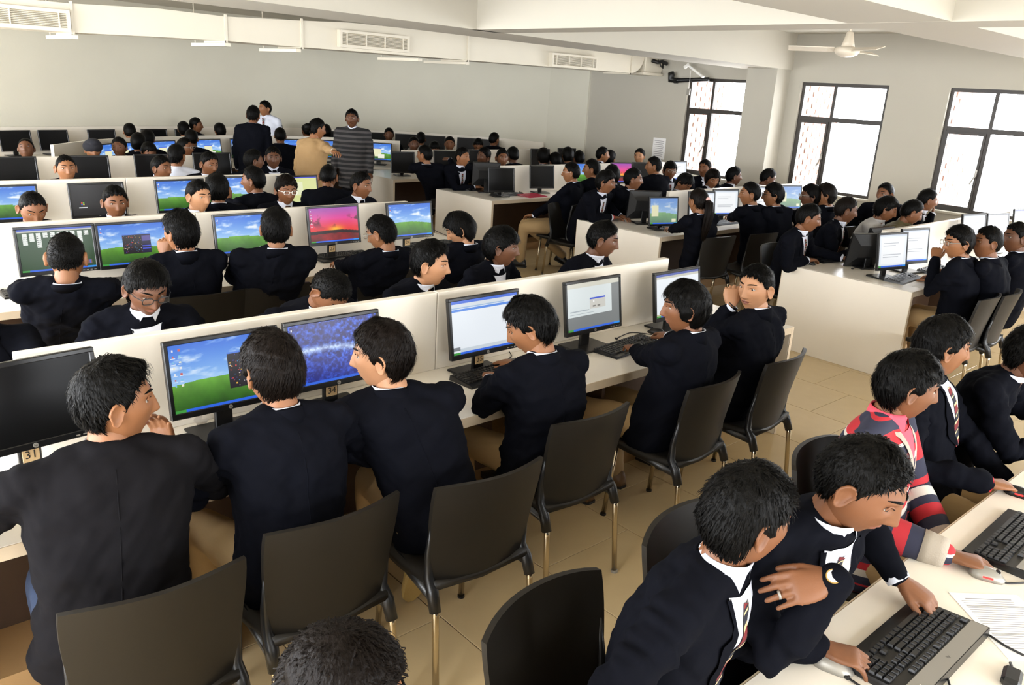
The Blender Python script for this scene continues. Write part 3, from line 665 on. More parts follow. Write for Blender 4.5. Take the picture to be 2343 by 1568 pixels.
def mouse(pos, yaw, label, silver=False, red=False, grp='computer mice'):
    r = thing('mouse', label, 'mouse', pos, yaw, grp)
    if not MOUSE:
        rings = []
        for k in range(9):
            t = k/8; y = -.052+.104*t; w_ = .03*math.sqrt(max(.02, 1-(2*t-1)**4))*(1-.1*t); h_ = .034*math.sqrt(max(.03, 1-(abs(2*t-.85))**2.6))
            rings.append([(w_*math.cos(a), y, max(0, h_*math.sin(a)**.8)) for a in [math.pi*j/10 for j in range(11)]])
        for nm, mt in (('b', SLEEVE), ('s', SILV)): MOUSE[nm] = MB().loft(rings).mesh('shell', mt, True)
        MOUSE['wheel'] = MB().tube([(-.004, .025, .029), (.004, .025, .029)], .007, 10).mesh('wheel', SLEEVE)
        MOUSE['glow'] = MB().box((0, .0, .012), (.058, .03, .006), bev=.002).mesh('glow', REDL)
    link('shell', MOUSE['s' if silver else 'b'], r); link('wheel', MOUSE['wheel'], r)
    if red: link('glow', MOUSE['glow'], r)
    return r
def desk(u, v): p = atz(u, v, .75); return (p.x, p.y, .7505)
def rad(a): return math.radians(a)
keyboard(desk(2080, 1480), rad(180), 'big black keyboard with silver front in the bottom corner, under a typing hand', True, True)
keyboard(desk(2316, 1240), rad(181), 'black and silver keyboard beside the striped sleeve at the right edge', True, True)
mouse(desk(1905, 1528), rad(195), 'silver mouse under a hand at the bottom edge', True)
mouse(desk(2258, 1322), rad(200), 'silver mouse under the hand with striped sleeve', True, True)
mouse(desk(2332, 1134), rad(190), 'black mouse glowing red under the hand with a red thread', False, True)
keyboard(desk(495, 1052), rad(0), 'black keyboard between the first two students of the nearest bench')
keyboard(desk(1130, 858), rad(4), 'black keyboard under both hands of the typing student', True)
keyboard(desk(1437, 796), rad(6), 'black keyboard in front of the grey dialog monitor', True)
keyboard(desk(1660, 745), rad(5), 'black keyboard before the hand-on-chin student, nearest bench')
keyboard(desk(800, 940), rad(3), 'black keyboard half hidden by the leaning student, nearest bench')
mouse(desk(1500, 763), rad(20), 'black mouse under the hand of the long-haired student')
mouse(desk(1672, 737), rad(10), 'black mouse glowing red near the hand-on-chin student', False, True)
keyboard(desk(100, 668), rad(2), 'black keyboard left of the first student, second bench')
keyboard(desk(785, 588), rad(2), 'black keyboard below the red sunset monitor')
keyboard(desk(985, 562), rad(3), 'black keyboard at the aisle end of the second bench')
mouse(desk(1030, 558), rad(-30), 'black mouse beside the student bending down, second bench')
mouse(desk(550, 618), rad(10), 'black mouse left of the tall-haired student')
keyboard(desk(1160, 447), rad(2), 'black keyboard below the dark monitor, red folder bench')
mouse(desk(1191, 445), rad(0), 'black mouse left of the red folder')
mouse(desk(1070, 437), rad(200), 'black mouse at the far corner of the red folder bench')
keyboard(desk(1100, 434), rad(185), 'black keyboard under the hand of the boy with striped tie')
keyboard(desk(1543, 523), rad(14), 'black keyboard before the pale picture monitor')
keyboard(desk(1445, 498), rad(170), 'black keyboard beside the hand with a red wrist thread')
mouse(desk(1410, 500), rad(180), 'black mouse under the hand with a red wrist thread')
keyboard(desk(1655, 512), rad(0), 'light-catching keyboard right of the ponytail girl')
keyboard(desk(1905, 596), rad(170), 'keyboard under the hands at the glossy bench corner')
mouse(desk(1853, 605), rad(190), 'black mouse at the edge of the glossy bench')
keyboard(desk(2066, 640), rad(4), 'black keyboard before the corner monitor, glossy bench')
keyboard(desk(2140, 620), rad(0), 'keyboard partly under the elbow of the chin-resting boy')
# ------------------------------------------------------------------ chairs
CH = {}
def chair_meshes():
    if CH: return CH
    def back(n=14, k=12):
        F_, B_ = [], []
        for i in range(k+1):
            v = i/k; wd = .205+.04*v-.014*v**6; rowF, rowB = [], []
            for j in range(n+1):
                u = -1+2*j/n; x = u*wd; y = -.2-.085*v**1.3+.062*u*u*(.55+.45*v); z = .43+.42*v-.012*u**4*v
                rowF.append(Vector((x, y+.009, z))); rowB.append(Vector((x, y-.009, z)))
            F_.append(rowF); B_.append(rowB)
        m = MB(); m.grid(F_, flip=True); m.grid(B_)
        for i in range(k):
            for j in (0, n): m.add([F_[i][j], F_[i+1][j], B_[i+1][j], B_[i][j]], [(0, 1, 2, 3) if j else (3, 2, 1, 0)])
        for j in range(n):
            m.add([F_[k][j], F_[k][j+1], B_[k][j+1], B_[k][j]], [(0, 1, 2, 3)]); m.add([F_[0][j], F_[0][j+1], B_[0][j+1], B_[0][j]], [(3, 2, 1, 0)])
        return m.mesh('backrest', PLAST, True)
    CH['backrest'] = back()
    rings = []
    for t in np.linspace(0, 1, 9):
        y = -.21+.43*t; wd = .205+.02*math.sin(t*2.6); z = .445-.018*math.sin(t*math.pi)-.03*max(0, t-.8)*5*.3
        rings.append([(-wd, y, z+.012), (-wd*.6, y, z-.004), (0, y, z-.01), (wd*.6, y, z-.004), (wd, y, z+.012), (wd, y, z-.018), (0, y, z-.035), (-wd, y, z-.018)])
    CH['seat'] = MB().loft(rings).mesh('seat', PLAST, True)
    for s in (-1, 1):
        CH['rear', s] = MB().tube([(s*.213, -.218, .38), (s*.214, -.224, .33), (s*.222, -.255, .0)], .0125, 12).mesh('leg', CHROME, True)
        CH['front', s] = MB().tube([(s*.19, .17, .42), (s*.205, .2, 0)], .0125, 12).mesh('leg', CHROME, True)
        m = MB(); m.tube([(s*.222, -.198, .7), (s*.214, -.168, .55), (s*.209, -.165, .46), (s*.211, -.195, .42), (s*.214, -.222, .35)], [.006, .015, .019, .023, .021], 10); m.tube([(s*.212, -.2, .40), (s*.2, .0, .415), (s*.19, .16, .42)], .02, 8); CH['sleeve', s] = m.mesh('side_sleeve', SLEEVE, True)
        CH['fcap', s] = MB().tube([(s*.205, .2, .012), (s*.206, .2, 0)], .016, 10).mesh('rubber_foot', SLEEVE); CH['rcap', s] = MB().tube([(s*.2215, -.2535, .014), (s*.222, -.255, 0)], .016, 10).mesh('rubber_foot', SILV)
    CH['rail'] = MB().tube([(-.2, .1, .41), (.2, .1, .41)], .01, 8).mesh('cross_rail', SLEEVE)
    return CH
def chair(x, y, a, label, grp='dark plastic chairs'):
    """a = compass angle of the sitter, 0 looks along +Y"""
    m = chair_meshes(); r = thing('chair', label, 'chair', (x, y, 0), -math.radians(a), grp)
    link('seat', m['seat'], r); link('backrest', m['backrest'], r); link('cross_rail', m['rail'], r)
    for s in (-1, 1):
        for nm, cp in (('rear', 'rcap'), ('front', 'fcap')): g = link('leg', m[nm, s], r); link('rubber_foot', m[cp, s], g)
        link('side_sleeve', m['sleeve', s], r)
    return r
# ------------------------------------------------------------------ people
def skin_mat(name, rgb):
    m = mat(name, rgb, .5, spec=.4, bump=.05, bscale=400, var=.06, vscale=30); b = m.node_tree.nodes['Principled BSDF']
    b.inputs['Subsurface Weight'].default_value = .0; return m
SK = [skin_mat('skin_brown', (116, 74, 47)), skin_mat('skin_deep', (94, 59, 38)), skin_mat('skin_light', (172, 124, 90)), skin_mat('skin_tan', (136, 90, 58))]
LIP = mat('lips', (122, 72, 57), .45)
HAIRM = mat('black_hair', (8, 7, 6), .45, spec=.08, bump=.35, bscale=160, bstretch=(1, 1, .25))
HAIRB = mat('brown_black_hair', (17, 12, 9), .45, spec=.08, bump=.35, bscale=160, bstretch=(1, 1, .25))
EYEW = mat('eye_white', (176, 166, 156), .25); IRIS = mat('eye_dark', (26, 17, 12), .15)
NAVY = mat('navy_wool', (13, 14, 20), .9, spec=.04, bump=.5, bscale=9, var=.1, vscale=5)
NAVY2 = mat('charcoal_wool', (21, 20, 22), .9, spec=.04, bump=.5, bscale=9, var=.1, vscale=5)
SHIRT = mat('white_shirt', (214, 218, 232), .8, bump=.15, bscale=25)
GREYS = mat('grey_shirt', (176, 174, 172), .8, bump=.2, bscale=25)
OLIVE = mat('olive_shirt', (96, 88, 58), .8, bump=.2, bscale=25)
TANJ = mat('tan_jacket', (160, 128, 86), .85, bump=.25, bscale=14, var=.08)
KHAKI = mat('khaki_trousers', (160, 132, 92), .85, bump=.25, bscale=16, var=.08)
JEANS = mat('blue_jeans', (44, 58, 84), .85, bump=.25, bscale=30, var=.2, vscale=20)
SHOE = mat('black_leather', (24, 20, 18), .4); SHOEB = mat('brown_leather', (112, 82, 52), .5); SHOEY = mat('cream_canvas', (170, 142, 84), .7, bump=.2, bscale=80); SOLE = mat('rubber_sole', (30, 26, 22), .8)
PINK = mat('coral_shirt', (222, 74, 92), .8); RIBK = mat('grey_ribbing', (166, 156, 142), .9, bump=.3, bscale=250)
GOLD = mat('watch_metal', (200, 172, 110), .25, metal=1); THREAD = mat('red_thread', (176, 26, 32), .8); TURB = mat('dark_turban', (24, 25, 34), .85)
def stripes(name, cols, period, axis=2, rot=None, coord='Object'):
    m = bpy.data.materials.new(name); m.use_nodes = True; nt = m.node_tree; b = nt.nodes['Principled BSDF']; b.inputs['Roughness'].default_value = .85
    tc = nt.nodes.new('ShaderNodeTexCoord'); src = tc.outputs[coord]
    if rot: mp = nt.nodes.new('ShaderNodeMapping'); mp.inputs['Rotation'].default_value = rot; nt.links.new(src, mp.inputs['Vector']); src = mp.outputs['Vector']
    se = nt.nodes.new('ShaderNodeSeparateXYZ'); nt.links.new(src, se.inputs[0]); dv = nt.nodes.new('ShaderNodeMath'); dv.operation = 'DIVIDE'; dv.inputs[1].default_value = period; nt.links.new(se.outputs[axis], dv.inputs[0])
    fr = nt.nodes.new('ShaderNodeMath'); fr.operation = 'FRACT'; nt.links.new(dv.outputs[0], fr.inputs[0]); cr = nt.nodes.new('ShaderNodeValToRGB'); cr.color_ramp.interpolation = 'CONSTANT'
    e = cr.color_ramp.elements; e[0].position = 0; e[0].color = (*lin(cols[0][1]), 1)
    e[1].position = cols[1][0]; e[1].color = (*lin(cols[1][1]), 1)
    for p, c in cols[2:]: q = e.new(p); q.color = (*lin(c), 1)
    nt.links.new(fr.outputs[0], cr.inputs[0]); nt.links.new(cr.outputs[0], b.inputs['Base Color']); return m
TIEM = stripes('striped_tie', [(0, (110, 30, 34)), (.36, (190, 172, 130)), (.5, (24, 26, 40)), (.82, (190, 172, 130)), (.9, (24, 26, 40))], .06, 2, (0, .75, 0))
SWEAT = stripes('dark_striped_sweater', [(0, (26, 25, 26)), (.55, (70, 66, 66))], .062)
BRIGHT = stripes('red_navy_striped_sweater', [(0, (174, 34, 44)), (.2, (38, 40, 60)), (.36, (176, 34, 44)), (.40, (38, 40, 60)), (.55, (196, 190, 180)), (.68, (174, 34, 44)), (.82, (38, 40, 60)), (.95, (196, 190, 180))], .2)
def vec(a): return Vector((math.sin(a), math.cos(a), 0))
def head_points(nu, nv, seed=0, jaw=1.0):
    """head surface: x to the right, y forward, z up; rows run from under the chin to the crown"""
    th = np.linspace(0, 2*np.pi, nu, endpoint=False); th = th+.42*np.sin(th)*-1*.9  # more columns on the face
    pf = np.linspace(-np.pi/2*.97, np.pi/2*.985, 400); cw = np.cumsum(1+1.6*np.exp(-((pf+.28)/.45)**2)); ph = np.interp(np.linspace(cw[0], cw[-1], nv), cw, pf); T_, P_ = np.meshgrid(th, ph)
    x = .077*np.sin(T_)*np.cos(P_); y = np.cos(T_)*np.cos(P_); y = np.where(y > 0, y*.094, y*.104); z = np.where(P_ > 0, .112, .124)*np.sin(P_)
    t = np.clip(-z/.124, 0, 1); x = x*(1-.26*jaw*t**1.6)*(1+.04*np.clip(z/.1, 0, 1)); back = y < 0
    y = np.where(back, y*(1-.5*t**1.2), y*(1-.1*t**2)); y = y-.010*np.clip((z-.06)/.05, 0, 1)*(~back)
    fr = np.clip(y/.05, 0, 1); ax = np.abs(x)
    def g(cx, cz, sx, sz, a): return a*np.exp(-((ax-cx)/sx)**2-((z-cz)/sz)**2)
    prof = np.interp(z, [-.05, -.043, -.036, -.03, -.01, .012, .03], [0, .004, .022, .025, .015, .006, .001]); sg = np.interp(z, [-.045, -.03, .0, .03], [.016, .013, .009, .009])
    d = prof*np.exp(-(x/sg)**2)+g(.034, .011, .017, .012, -.0095)+g(.030, .032, .026, .008, .006)+g(0, -.057, .02, .0045, .006)+g(0, -.069, .018, .005, .006)+g(0, -.0625, .022, .0022, -.003)+g(0, -.103, .022, .014, .008)+g(.05, -.014, .018, .02, .004)+g(.042, -.06, .02, .03, -.003)
    y = y+d*fr
    return np.stack([x, y, z], -1), T_
def lip_mask(P): return ((P[..., 0]/.024)**2+((P[..., 2]+.0625)/.0095)**2 < 1) & (P[..., 1] > .05)
def frame(yaw, pitch, roll):
    R = Matrix.Rotation(-yaw, 3, 'Z') @ Matrix.Rotation(-pitch, 3, 'X') @ Matrix.Rotation(roll, 3, 'Y'); return R
HAIRLINE_AZ = [0, .35, .75, 1.05, 1.25, 1.45, 1.65, 1.95, 2.3, 3.15]
HSTY = {  # hairline heights, thickness top/side/back, clump size, fringe drop
 'short': ([.068, .066, .052, .037, .01, -.012, .02, -.03, -.062, -.068], .019, .008, .011, .0016),
 'crop': ([.07, .068, .054, .036, .0, -.012, .016, -.02, -.05, -.058], .01, .004, .005, .0008),
 'thick': ([.06, .058, .045, .028, .004, -.02, -.004, -.05, -.08, -.085], .027, .014, .019, .003),
 'long': ([.05, .05, .035, .0, -.04, -.06, -.05, -.08, -.1, -.105], .027, .018, .023, .003),
 'quiff': ([.072, .07, .06, .04, .0, -.02, .014, -.03, -.06, -.065], .026, .006, .011, .0025),
 'fringe': ([.035, .035, .035, .02, -.002, -.02, .0, -.05, -.08, -.085], .024, .015, .019, .0025)}
def hair_points(P, T_, sty, seed):
    line, top, side, bk, cl = HSTY[sty]; az = np.abs(np.arctan2(P[..., 0], P[..., 1])); z = P[..., 2]
    zl = np.interp(az, HAIRLINE_AZ, line); rs = np.random.default_rng(seed); zl = zl+.006*np.sin(az*17+seed)+.003*np.sin(az*41+2*seed)
    s = z-zl; a = sstep(s, -.004, .022); tt = sstep(z, .0, .09); thick = top*tt+(1-tt)*np.where(az > 1.9, bk, side)
    n = 0
    for k in range(7):
        d = rs.normal(size=3); d /= np.linalg.norm(d); n = n+np.sin((P @ d)*rs.uniform(120, 420)+rs.uniform(0, 6))/7
    n2 = np.sin(T_*rs.integers(18, 26)+z*60+seed)*.5+np.sin(T_*rs.integers(34, 47)-z*80)*.35
    thick = thick+cl*(n*2.2+n2*.5)*sstep(s, .0, .03)
    if sty == 'quiff': thick = thick+.02*sstep(P[..., 1], .02, .08)*tt
    off = -.008*(1-a)+thick*a; r = np.linalg.norm(P, axis=-1, keepdims=True); N = P/r; N = N*np.array([1, 1, 1.0]); return P+N*off[..., None], a, N
TMPS = bpy.data.scenes.new('workbench')
def remesh(mb, vox, smooth_it, mats, name, wrinkle=0, seed=0, foci=()):
    me = mb.mesh('tmp', mats[0] if isinstance(mats, list) else mats); o = bpy.data.objects.new('tmp', me); TMPS.collection.objects.link(o)
    r = o.modifiers.new('r', 'REMESH'); r.mode = 'VOXEL'; r.voxel_size = vox
    s = o.modifiers.new('s', 'SMOOTH'); s.factor = .5; s.iterations = smooth_it
    vl = TMPS.view_layers[0]; vl.update(); dg = vl.depsgraph; me2 = bpy.data.meshes.new_from_object(o.evaluated_get(dg)); bpy.data.objects.remove(o); bpy.data.meshes.remove(me)
    n = len(me2.vertices)
    if wrinkle and n:
        co = np.empty(n*3); me2.vertices.foreach_get('co', co); co = co.reshape(-1, 3); no = np.empty(n*3); me2.vertices.foreach_get('normal', no); no = no.reshape(-1, 3)
        rs = np.random.default_rng(seed); d = np.zeros(n)
        for k in range(9):
            q = rs.normal(size=3); q[2] *= 1.6; q /= np.linalg.norm(q); q2 = rs.normal(size=3); d += np.sin(co @ q*rs.uniform(18, 60)+2.2*np.sin(co @ q2*7+k)+rs.uniform(0, 6))**3/3
        amp = np.ones(n); d2 = np.zeros(n)
        for (c_, ax_) in foci:
            r_ = co-np.array(c_); w_ = np.exp(-(r_**2).sum(1)/.11**2); t_ = r_ @ np.array(ax_); d2 += w_*(np.sin(t_*150+3*np.sin(r_ @ rs.normal(size=3)*18))*.6+np.sin(t_*95+rs.uniform(0, 6)+4*np.sin(r_ @ rs.normal(size=3)*12))*.8)
        d = d+d2*.75
        co += no*(d*wrinkle)[:, None]; me2.vertices.foreach_set('co', co.ravel())
    me2.polygons.foreach_set('use_smooth', [True]*len(me2.polygons)); me2.name = name; me2.update(); return me2
def ik(S, W, l1, l2, pole):
    d = W-S; L = d.length
    if L > (l1+l2)*.995: W = S+d*((l1+l2)*.995/L); d = W-S; L = d.length
    a = (l1*l1-l2*l2+L*L)/(2*L); h = math.sqrt(max(0, l1*l1-a*a)); u = d/L; p = pole-u*pole.dot(u); p.normalize(); return S+u*a+p*h, W
def hand(mb, W, d, n, side, curl=(.35, .45, .3), spread=.05, thumb=.55, n_=8, sc=1.0, m=0, big=1.0):
    """W wrist, d finger direction, n back-of-hand normal, side +1 right / -1 left"""
    d = d.normalized(); n = (n-d*n.dot(d)).normalized(); x = d.cross(n)*side  # towards the little finger side is +x for a right hand
    T = -1
    def L(a, b, c): return W+(x*(a*T*-1)+d*b+n*c)*sc
    rings = []
    for t, w_, h_ in ((-.012, .026, .021), (.01, .029, .02), (.035, .037, .017), (.06, .042, .0145), (.083, .042, .012), (.094, .038, .008)):
        rings.append([L(w_*math.cos(2*math.pi*k/12)+(.003 if t > .03 else 0), t, h_*math.sin(2*math.pi*k/12)) for k in range(12)])
    mb.loft(rings, m)
    for i, (bx, ln, r) in enumerate(((-.031, .074, .0088), (-.0105, .082, .009), (.0105, .076, .0087), (.031, .06, .0078))):
        r *= big; base = (bx, .088-.004*abs(i-1.2), .0); a = spread*(i-1.4); ang = 0; p = Vector(base); pts = [L(p.x*.9, p.y-.02, 0), L(*p)]; rr = [r*1.1, r*1.08]
        for s, (fr, c) in enumerate(zip((.45, .3, .25), curl)):
            ang += c; st = ln*fr; p = p+Vector((math.sin(a)*st*math.cos(ang), math.cos(a)*st*math.cos(ang), -math.sin(ang)*st)); pts.append(L(*p)); rr.append(r*(.98-.1*s))
        mb.capsule(pts, [q*sc for q in rr], n_, m)
    p0 = Vector((-.022, .02, -.004)); q = Vector((-math.sin(thumb), math.cos(thumb), -.25)).normalized(); q2 = Vector((-math.sin(thumb*.5), math.cos(thumb*.5), -.3)).normalized()
    p1 = p0+q*.042; p2 = p1+q2*.03; p3 = p2+Vector((-.1, 1, -.2)).normalized()*.024
    mb.capsule([L(*p0), L(*p1), L(*p2), L(*p3)], [k*sc for k in (.0145, .0115, .0098, .0086)], n_, m)
def strands(hm, HP, HH, al, hair, rs, ns, R, T_):
    az_ = np.abs(np.arctan2(HP[..., 0], HP[..., 1])); idx = np.argwhere((al > .45) & ~((az_ > 1.05) & (az_ < 1.95) & (HP[..., 2] < .038)))
    q = idx[rs.integers(0, len(idx), ns)]; p = HH[q[:, 0], q[:, 1]]+rs.normal(size=(ns, 3))*.002; n = p/np.linalg.norm(p, axis=1, keepdims=True)
    L_ = {'crop': .012, 'short': .024, 'quiff': .036, 'thick': .042, 'long': .06, 'fringe': .05}[hair]
    f = p-np.array([.01, -.045, .13]); f -= n*(f*n).sum(1, keepdims=True); f /= np.linalg.norm(f, axis=1, keepdims=True)+1e-6
    fr = (sstep(p[:, 1], .0, .06)*sstep(p[:, 2], .05, .09))[:, None]; sd = 1 if rs.random() < .5 else -1
    g = np.array([.8*sd, .45, .25 if hair == 'quiff' else 0.]); f = f*(1-.75*fr)+(g-n*(n @ g)[:, None])*.75*fr; f += np.cross(n, f)*.25*sd+rs.normal(size=(ns, 3))*.16; f /= np.linalg.norm(f, axis=1, keepdims=True)
    ln = (L_*rs.uniform(.6, 1.25, ns))[:, None]; ax = np.array([.077, .099, .112])
    def gauge(x): return np.sqrt(((x/ax)**2).sum(1, keepdims=True))
    g0 = gauge(p)
    def hug(x, d): return x*(g0/gauge(x))+n*d[:, None]
    q1 = hug(p+f*ln*.5, rs.uniform(.0, .003, ns)); q2 = hug(p+f*ln, rs.uniform(-.005, .0035, ns)); q0 = p-n*.004
    zl = np.interp(np.abs(np.arctan2(q2[:, 0], q2[:, 1])), HAIRLINE_AZ, HSTY[hair][0]); a2 = np.abs(np.arctan2(q2[:, 0], q2[:, 1]))
    ok = ~((q2[:, 2] < zl-.006) & (a2 < 2.0)); wv = np.cross(n, f)*(rs.uniform(.0009, .0021, ns))[:, None]
    V = np.stack([q0-wv, q0+wv, q1+wv, q1-wv, q2], 1)[ok]; Rm = np.array(R); V = V @ Rm.T+np.array(T_); k = len(V)
    o = len(hm.v); hm.v += list(map(tuple, V.reshape(-1, 3))); b = np.arange(k)*5+o
    hm.f += [(i, i+1, i+2, i+3) for i in b.tolist()]+[(i+3, i+2, i+4) for i in b.tolist()]; hm.m += [0]*(2*k)
PEOPLE = []
def person(label, H, a, look=None, pitch=0, roll=0, lod=1, hip=None, lean=.1, hair='short', skin=0, top='jacket', hands=(None, None), seed=None, front=None, tie=True, glasses=None, legs=False, cat='person', group='students at the computer benches', stand=False, twist=0, hcol=0, moustache=False, poles=(None, None), hsz=1.0, cuff=True, hdir=(None, None), curl=(.35, .45, .3), shoes=None, trous=None, legpose=None, bun=False, palm=(None, None), slim=1.0, collar=True):
    """H head centre; a body compass angle (deg, 0 = +Y); look = face compass angle"""
    H = Vector(H); seed = seed if seed is not None else len(PEOPLE)*7+3; look = a if look is None else look
    ar, lr, pr, rr = math.radians(a), math.radians(look), math.radians(pitch), math.radians(roll)
    f = vec(ar); lat = Vector((f.y, -f.x, 0)); f2 = vec(ar+math.radians(twist)); lat2 = Vector((f2.y, -f2.x, 0))
    hv = vec(lr); zpel = .93 if stand else .53
    N = H-hv*(.03+.05*math.sin(pr))-f*.015+Vector((0, 0, -.122*max(.6, math.cos(pr*.6))))
    if hip is None: P = Vector((H.x, H.y, 0))-f*(lean+.02)
    else: P = Vector((hip[0], hip[1], 0))+f*.04
    P.z = zpel; root = thing('person', label, cat, (P.x, P.y, 0), 0, group); PEOPLE.append(root); O = Vector((P.x, P.y, 0))
    vox = (.0115, .017, .028)[lod]; nn = (14, 10, 8)[lod]
    # spine
    up = Vector((0, 0, 1)); mid = (P+N)*.5-f*(.05 if not stand else .0)+up*.02
    def spine(t): return P*(1-t)**2+mid*2*t*(1-t)+N*t*t
    def tang(t): return ((mid-P)*(1-t)+(N-mid)*t).normalized()
    jk = MB(); prof = [(-.16, .19, .12), (-.08, .198, .128), (.08, .195, .135), (.3, .182, .13), (.52, .19, .132), (.7, .202, .132), (.82, .198, .118), (.9, .16, .098), (.97, .085, .074), (1.03, .062, .062)]
    if stand: prof[0] = (-.3, .2, .14); prof[1] = (-.12, .19, .14)
    rings = []
    for t, w_, d_ in prof:
        w_ *= slim; d_ *= slim; c = spine(t) if t > 0 else P+(-up+f*(.25 if not stand else 0))*(-t*.62 if not stand else -t*.9); tg = tang(max(t, 0)); la = (lat*(1-max(t, 0))+lat2*max(t, 0)).normalized(); fo = tg.cross(la)*-1; fo = la.cross(tg)*-1
        rg = []
        for k in range(20):
            q = 2*math.pi*k/20; cx, sx = math.cos(q), math.sin(q); e = .82; rg.append(c+la*(w_*math.copysign(abs(cx)**e, cx))+fo*(d_*math.copysign(abs(sx)**e, sx)))
        rings.append([p-O for p in rg])
    jk.loft(rings)
    tn = tang(1); sh = []; arms = []
    for k, s in enumerate((-1, 1)):
        S = N-tn*.06+lat2*(s*.182*slim)-f2*.005; sh.append(S)
        jk.capsule([N-tn*.02+lat2*(s*.04)-O, N-tn*.035+lat2*(s*.1)-O, S-O], [.055, .054, .056*slim], nn)
        W = hands[k]
        if W is None:
            W = Vector((P.x, P.y, .8))+f*.45+lat*(s*.13) if not stand else S+Vector((0, 0, -.53))+lat*(s*.06)+f*.06
        W = Vector(W); pole = Vector(poles[k]) if poles[k] is not None else (lat*s*.75-up*.65-f*.25 if not stand else -f+lat*s*.3)
        E_, W = ik(S, W, .285, .265, pole); arms.append((S, E_, W)); dd = (W-E_).normalized(); We = E_+(W-E_)*.97
        jk.capsule([S-O, S*.5+E_*.5-O, E_-O, E_*.45+We*.55-O, We-O], [.062*slim, .058, .053, .05, .041], nn)
    tm_ = {'jacket': NAVY, 'jacket2': NAVY2, 'shirt': SHIRT, 'grey': GREYS, 'olive': OLIVE, 'tan': TANJ, 'sweater': SWEAT, 'bright': BRIGHT}[top]
    gname = 'jacket' if top in ('jacket', 'jacket2', 'tan') else 'sweater' if top in ('sweater', 'bright') else 'shirt'
    jm = remesh(jk, vox, (7, 5, 2)[lod], tm_, gname, (.0085, .006, .003)[lod] if top != 'bright' else .001, seed, [(E_-O, (W-S).normalized()) for S, E_, W in arms]+[(S-O+(E_-S)*.25, (E_-S).normalized()) for S, E_, W in arms]); jo = link(gname, jm, root)
    # head and neck, ears and hands in one skin mesh
    nu, nv = ((88, 72), (44, 34), (24, 20))[lod]; R = frame(lr, pr, rr); HP, TH = head_points(nu, nv, seed); HP = HP*hsz
    body = MB(); skin_m = SK[skin]
    def W3(A): return [[R @ Vector(p)+H-O for p in row] for row in A]
    G = W3(HP); V = [p for r in G for p in r]; F = []; MI = []; lm = lip_mask(HP/hsz)
    for i in range(nv-1):
        for j in range(nu): F.append((i*nu+j, i*nu+(j+1) % nu, (i+1)*nu+(j+1) % nu, (i+1)*nu+j)); MI.append(1 if lm[i, j] and lod == 0 else 0)
    body.add(V, F); body.m[-len(F):] = MI
    ct = np.mean([[*p] for p in G[-1]], 0); body.add(G[-1]+[Vector(ct)], [(j, (j+1) % nu, nu) for j in range(nu)])
    hb = H+R @ Vector((0, -.022, -.05)); body.tube([hb-O, hb*.5+N*.5-O, N-tn*.03-O], [.05, .054, .062], 18 if lod == 0 else 12, cap=False)
    for s in (-1, 1):
        er = MB(); c = Vector((s*.081, -.012, -.006))*hsz; RR = Matrix.Rotation(s*.35, 3, 'Z') @ Matrix.Rotation(-.15, 3, 'X')
        if lod < 2:
            ne = 14
            for rad_, zz in ((1, 0),):
                ringsE = []
                for (q, o) in ((.55, -.012), (.8, -.004), (1, .004), (.97, .011), (.84, .0105), (.68, .006), (.45, .003), (.15, .003)):
                    ringsE.append([R @ (c+RR @ Vector((s*o, q*.0215*math.cos(2*math.pi*k/ne)*(1.1 if math.sin(2*math.pi*k/ne) > 0 else .8), q*.036*math.sin(2*math.pi*k/ne)))*hsz)+H-O for k in range(ne)])
                body.loft(ringsE if s > 0 else [r[::-1] for r in ringsE])
        else: body.ball(R @ c+H-O, (.012, .018, .03), R, 8, 6)
    hand_bits = MB() if lod < 2 else None
    for k, s in enumerate((-1, 1)):
        S, E_, W = arms[k]; dd = (W-E_).normalized()
        if hands[k] is None and lod == 2: continue
        hd = Vector(hdir[k]) if hdir[k] is not None else (dd+Vector((0, 0, -dd.z*.8))).normalized()
        pn = Vector(palm[k]) if palm[k] is not None else Vector((0, 0, 1))
        body.tube([N-tn*.02-O, S-O, E_-O, E_*.3+W*.7-O], [.03, .035, .03, .026], 8)
        t_ = MB(); hand(t_, W+hd*.01, hd, pn, s, curl if hands[k] is not None else (.25, .3, .2), n_=10 if lod == 0 else 7)
        t_.capsule([E_*.4+W*.6-O+O, W], [.03, .026], 10)
        t_.v = [tuple(Vector(p)-O) for p in t_.v]
        if hands[k] is not None and lod == 0:
            me = remesh(t_, .004, 3, skin_m, 'hand'); body.add([tuple(v.co) for v in me.vertices], [tuple(p.vertices) for p in me.polygons]); bpy.data.meshes.remove(me)
        else: body.add(t_.v, t_.f)
        if cuff and gname == 'jacket' and lod < 2:
            cm = MB(); cp = W-dd*.012-O; cm.tube([cp-dd*.03, cp+dd*.008, cp+dd*.022], [.028, .035, .034], 14, cap=False); cm.obj('shirt_cuff', SHIRT, root, True)
    bo = body.obj('body', [skin_m, LIP], root, True)
    # hair
    HH, al, NN = hair_points(HP, TH, hair, seed); GH = W3(HH); hm = MB(); hm.grid(GH, closed_u=True); hm.add(GH[-1]+[sum(GH[-1], Vector())/nu], [(j, (j+1) % nu, nu) for j in range(nu)])
    HM = HAIRB if hcol else HAIRM
    if bun: hm.ball(R @ Vector((0, -.125, .01))+H-O, (.045, .04, .045), R, 14, 10)
    if lod < 2: strands(hm, HP, HH, al, hair, np.random.default_rng(seed+1), (3400, 800)[lod], R, H-O)
    hm.obj('hair', HM, root, True)
    # face details
    facing = (math.cos(lr-math.radians(YAW)) < .45) and lod < 2
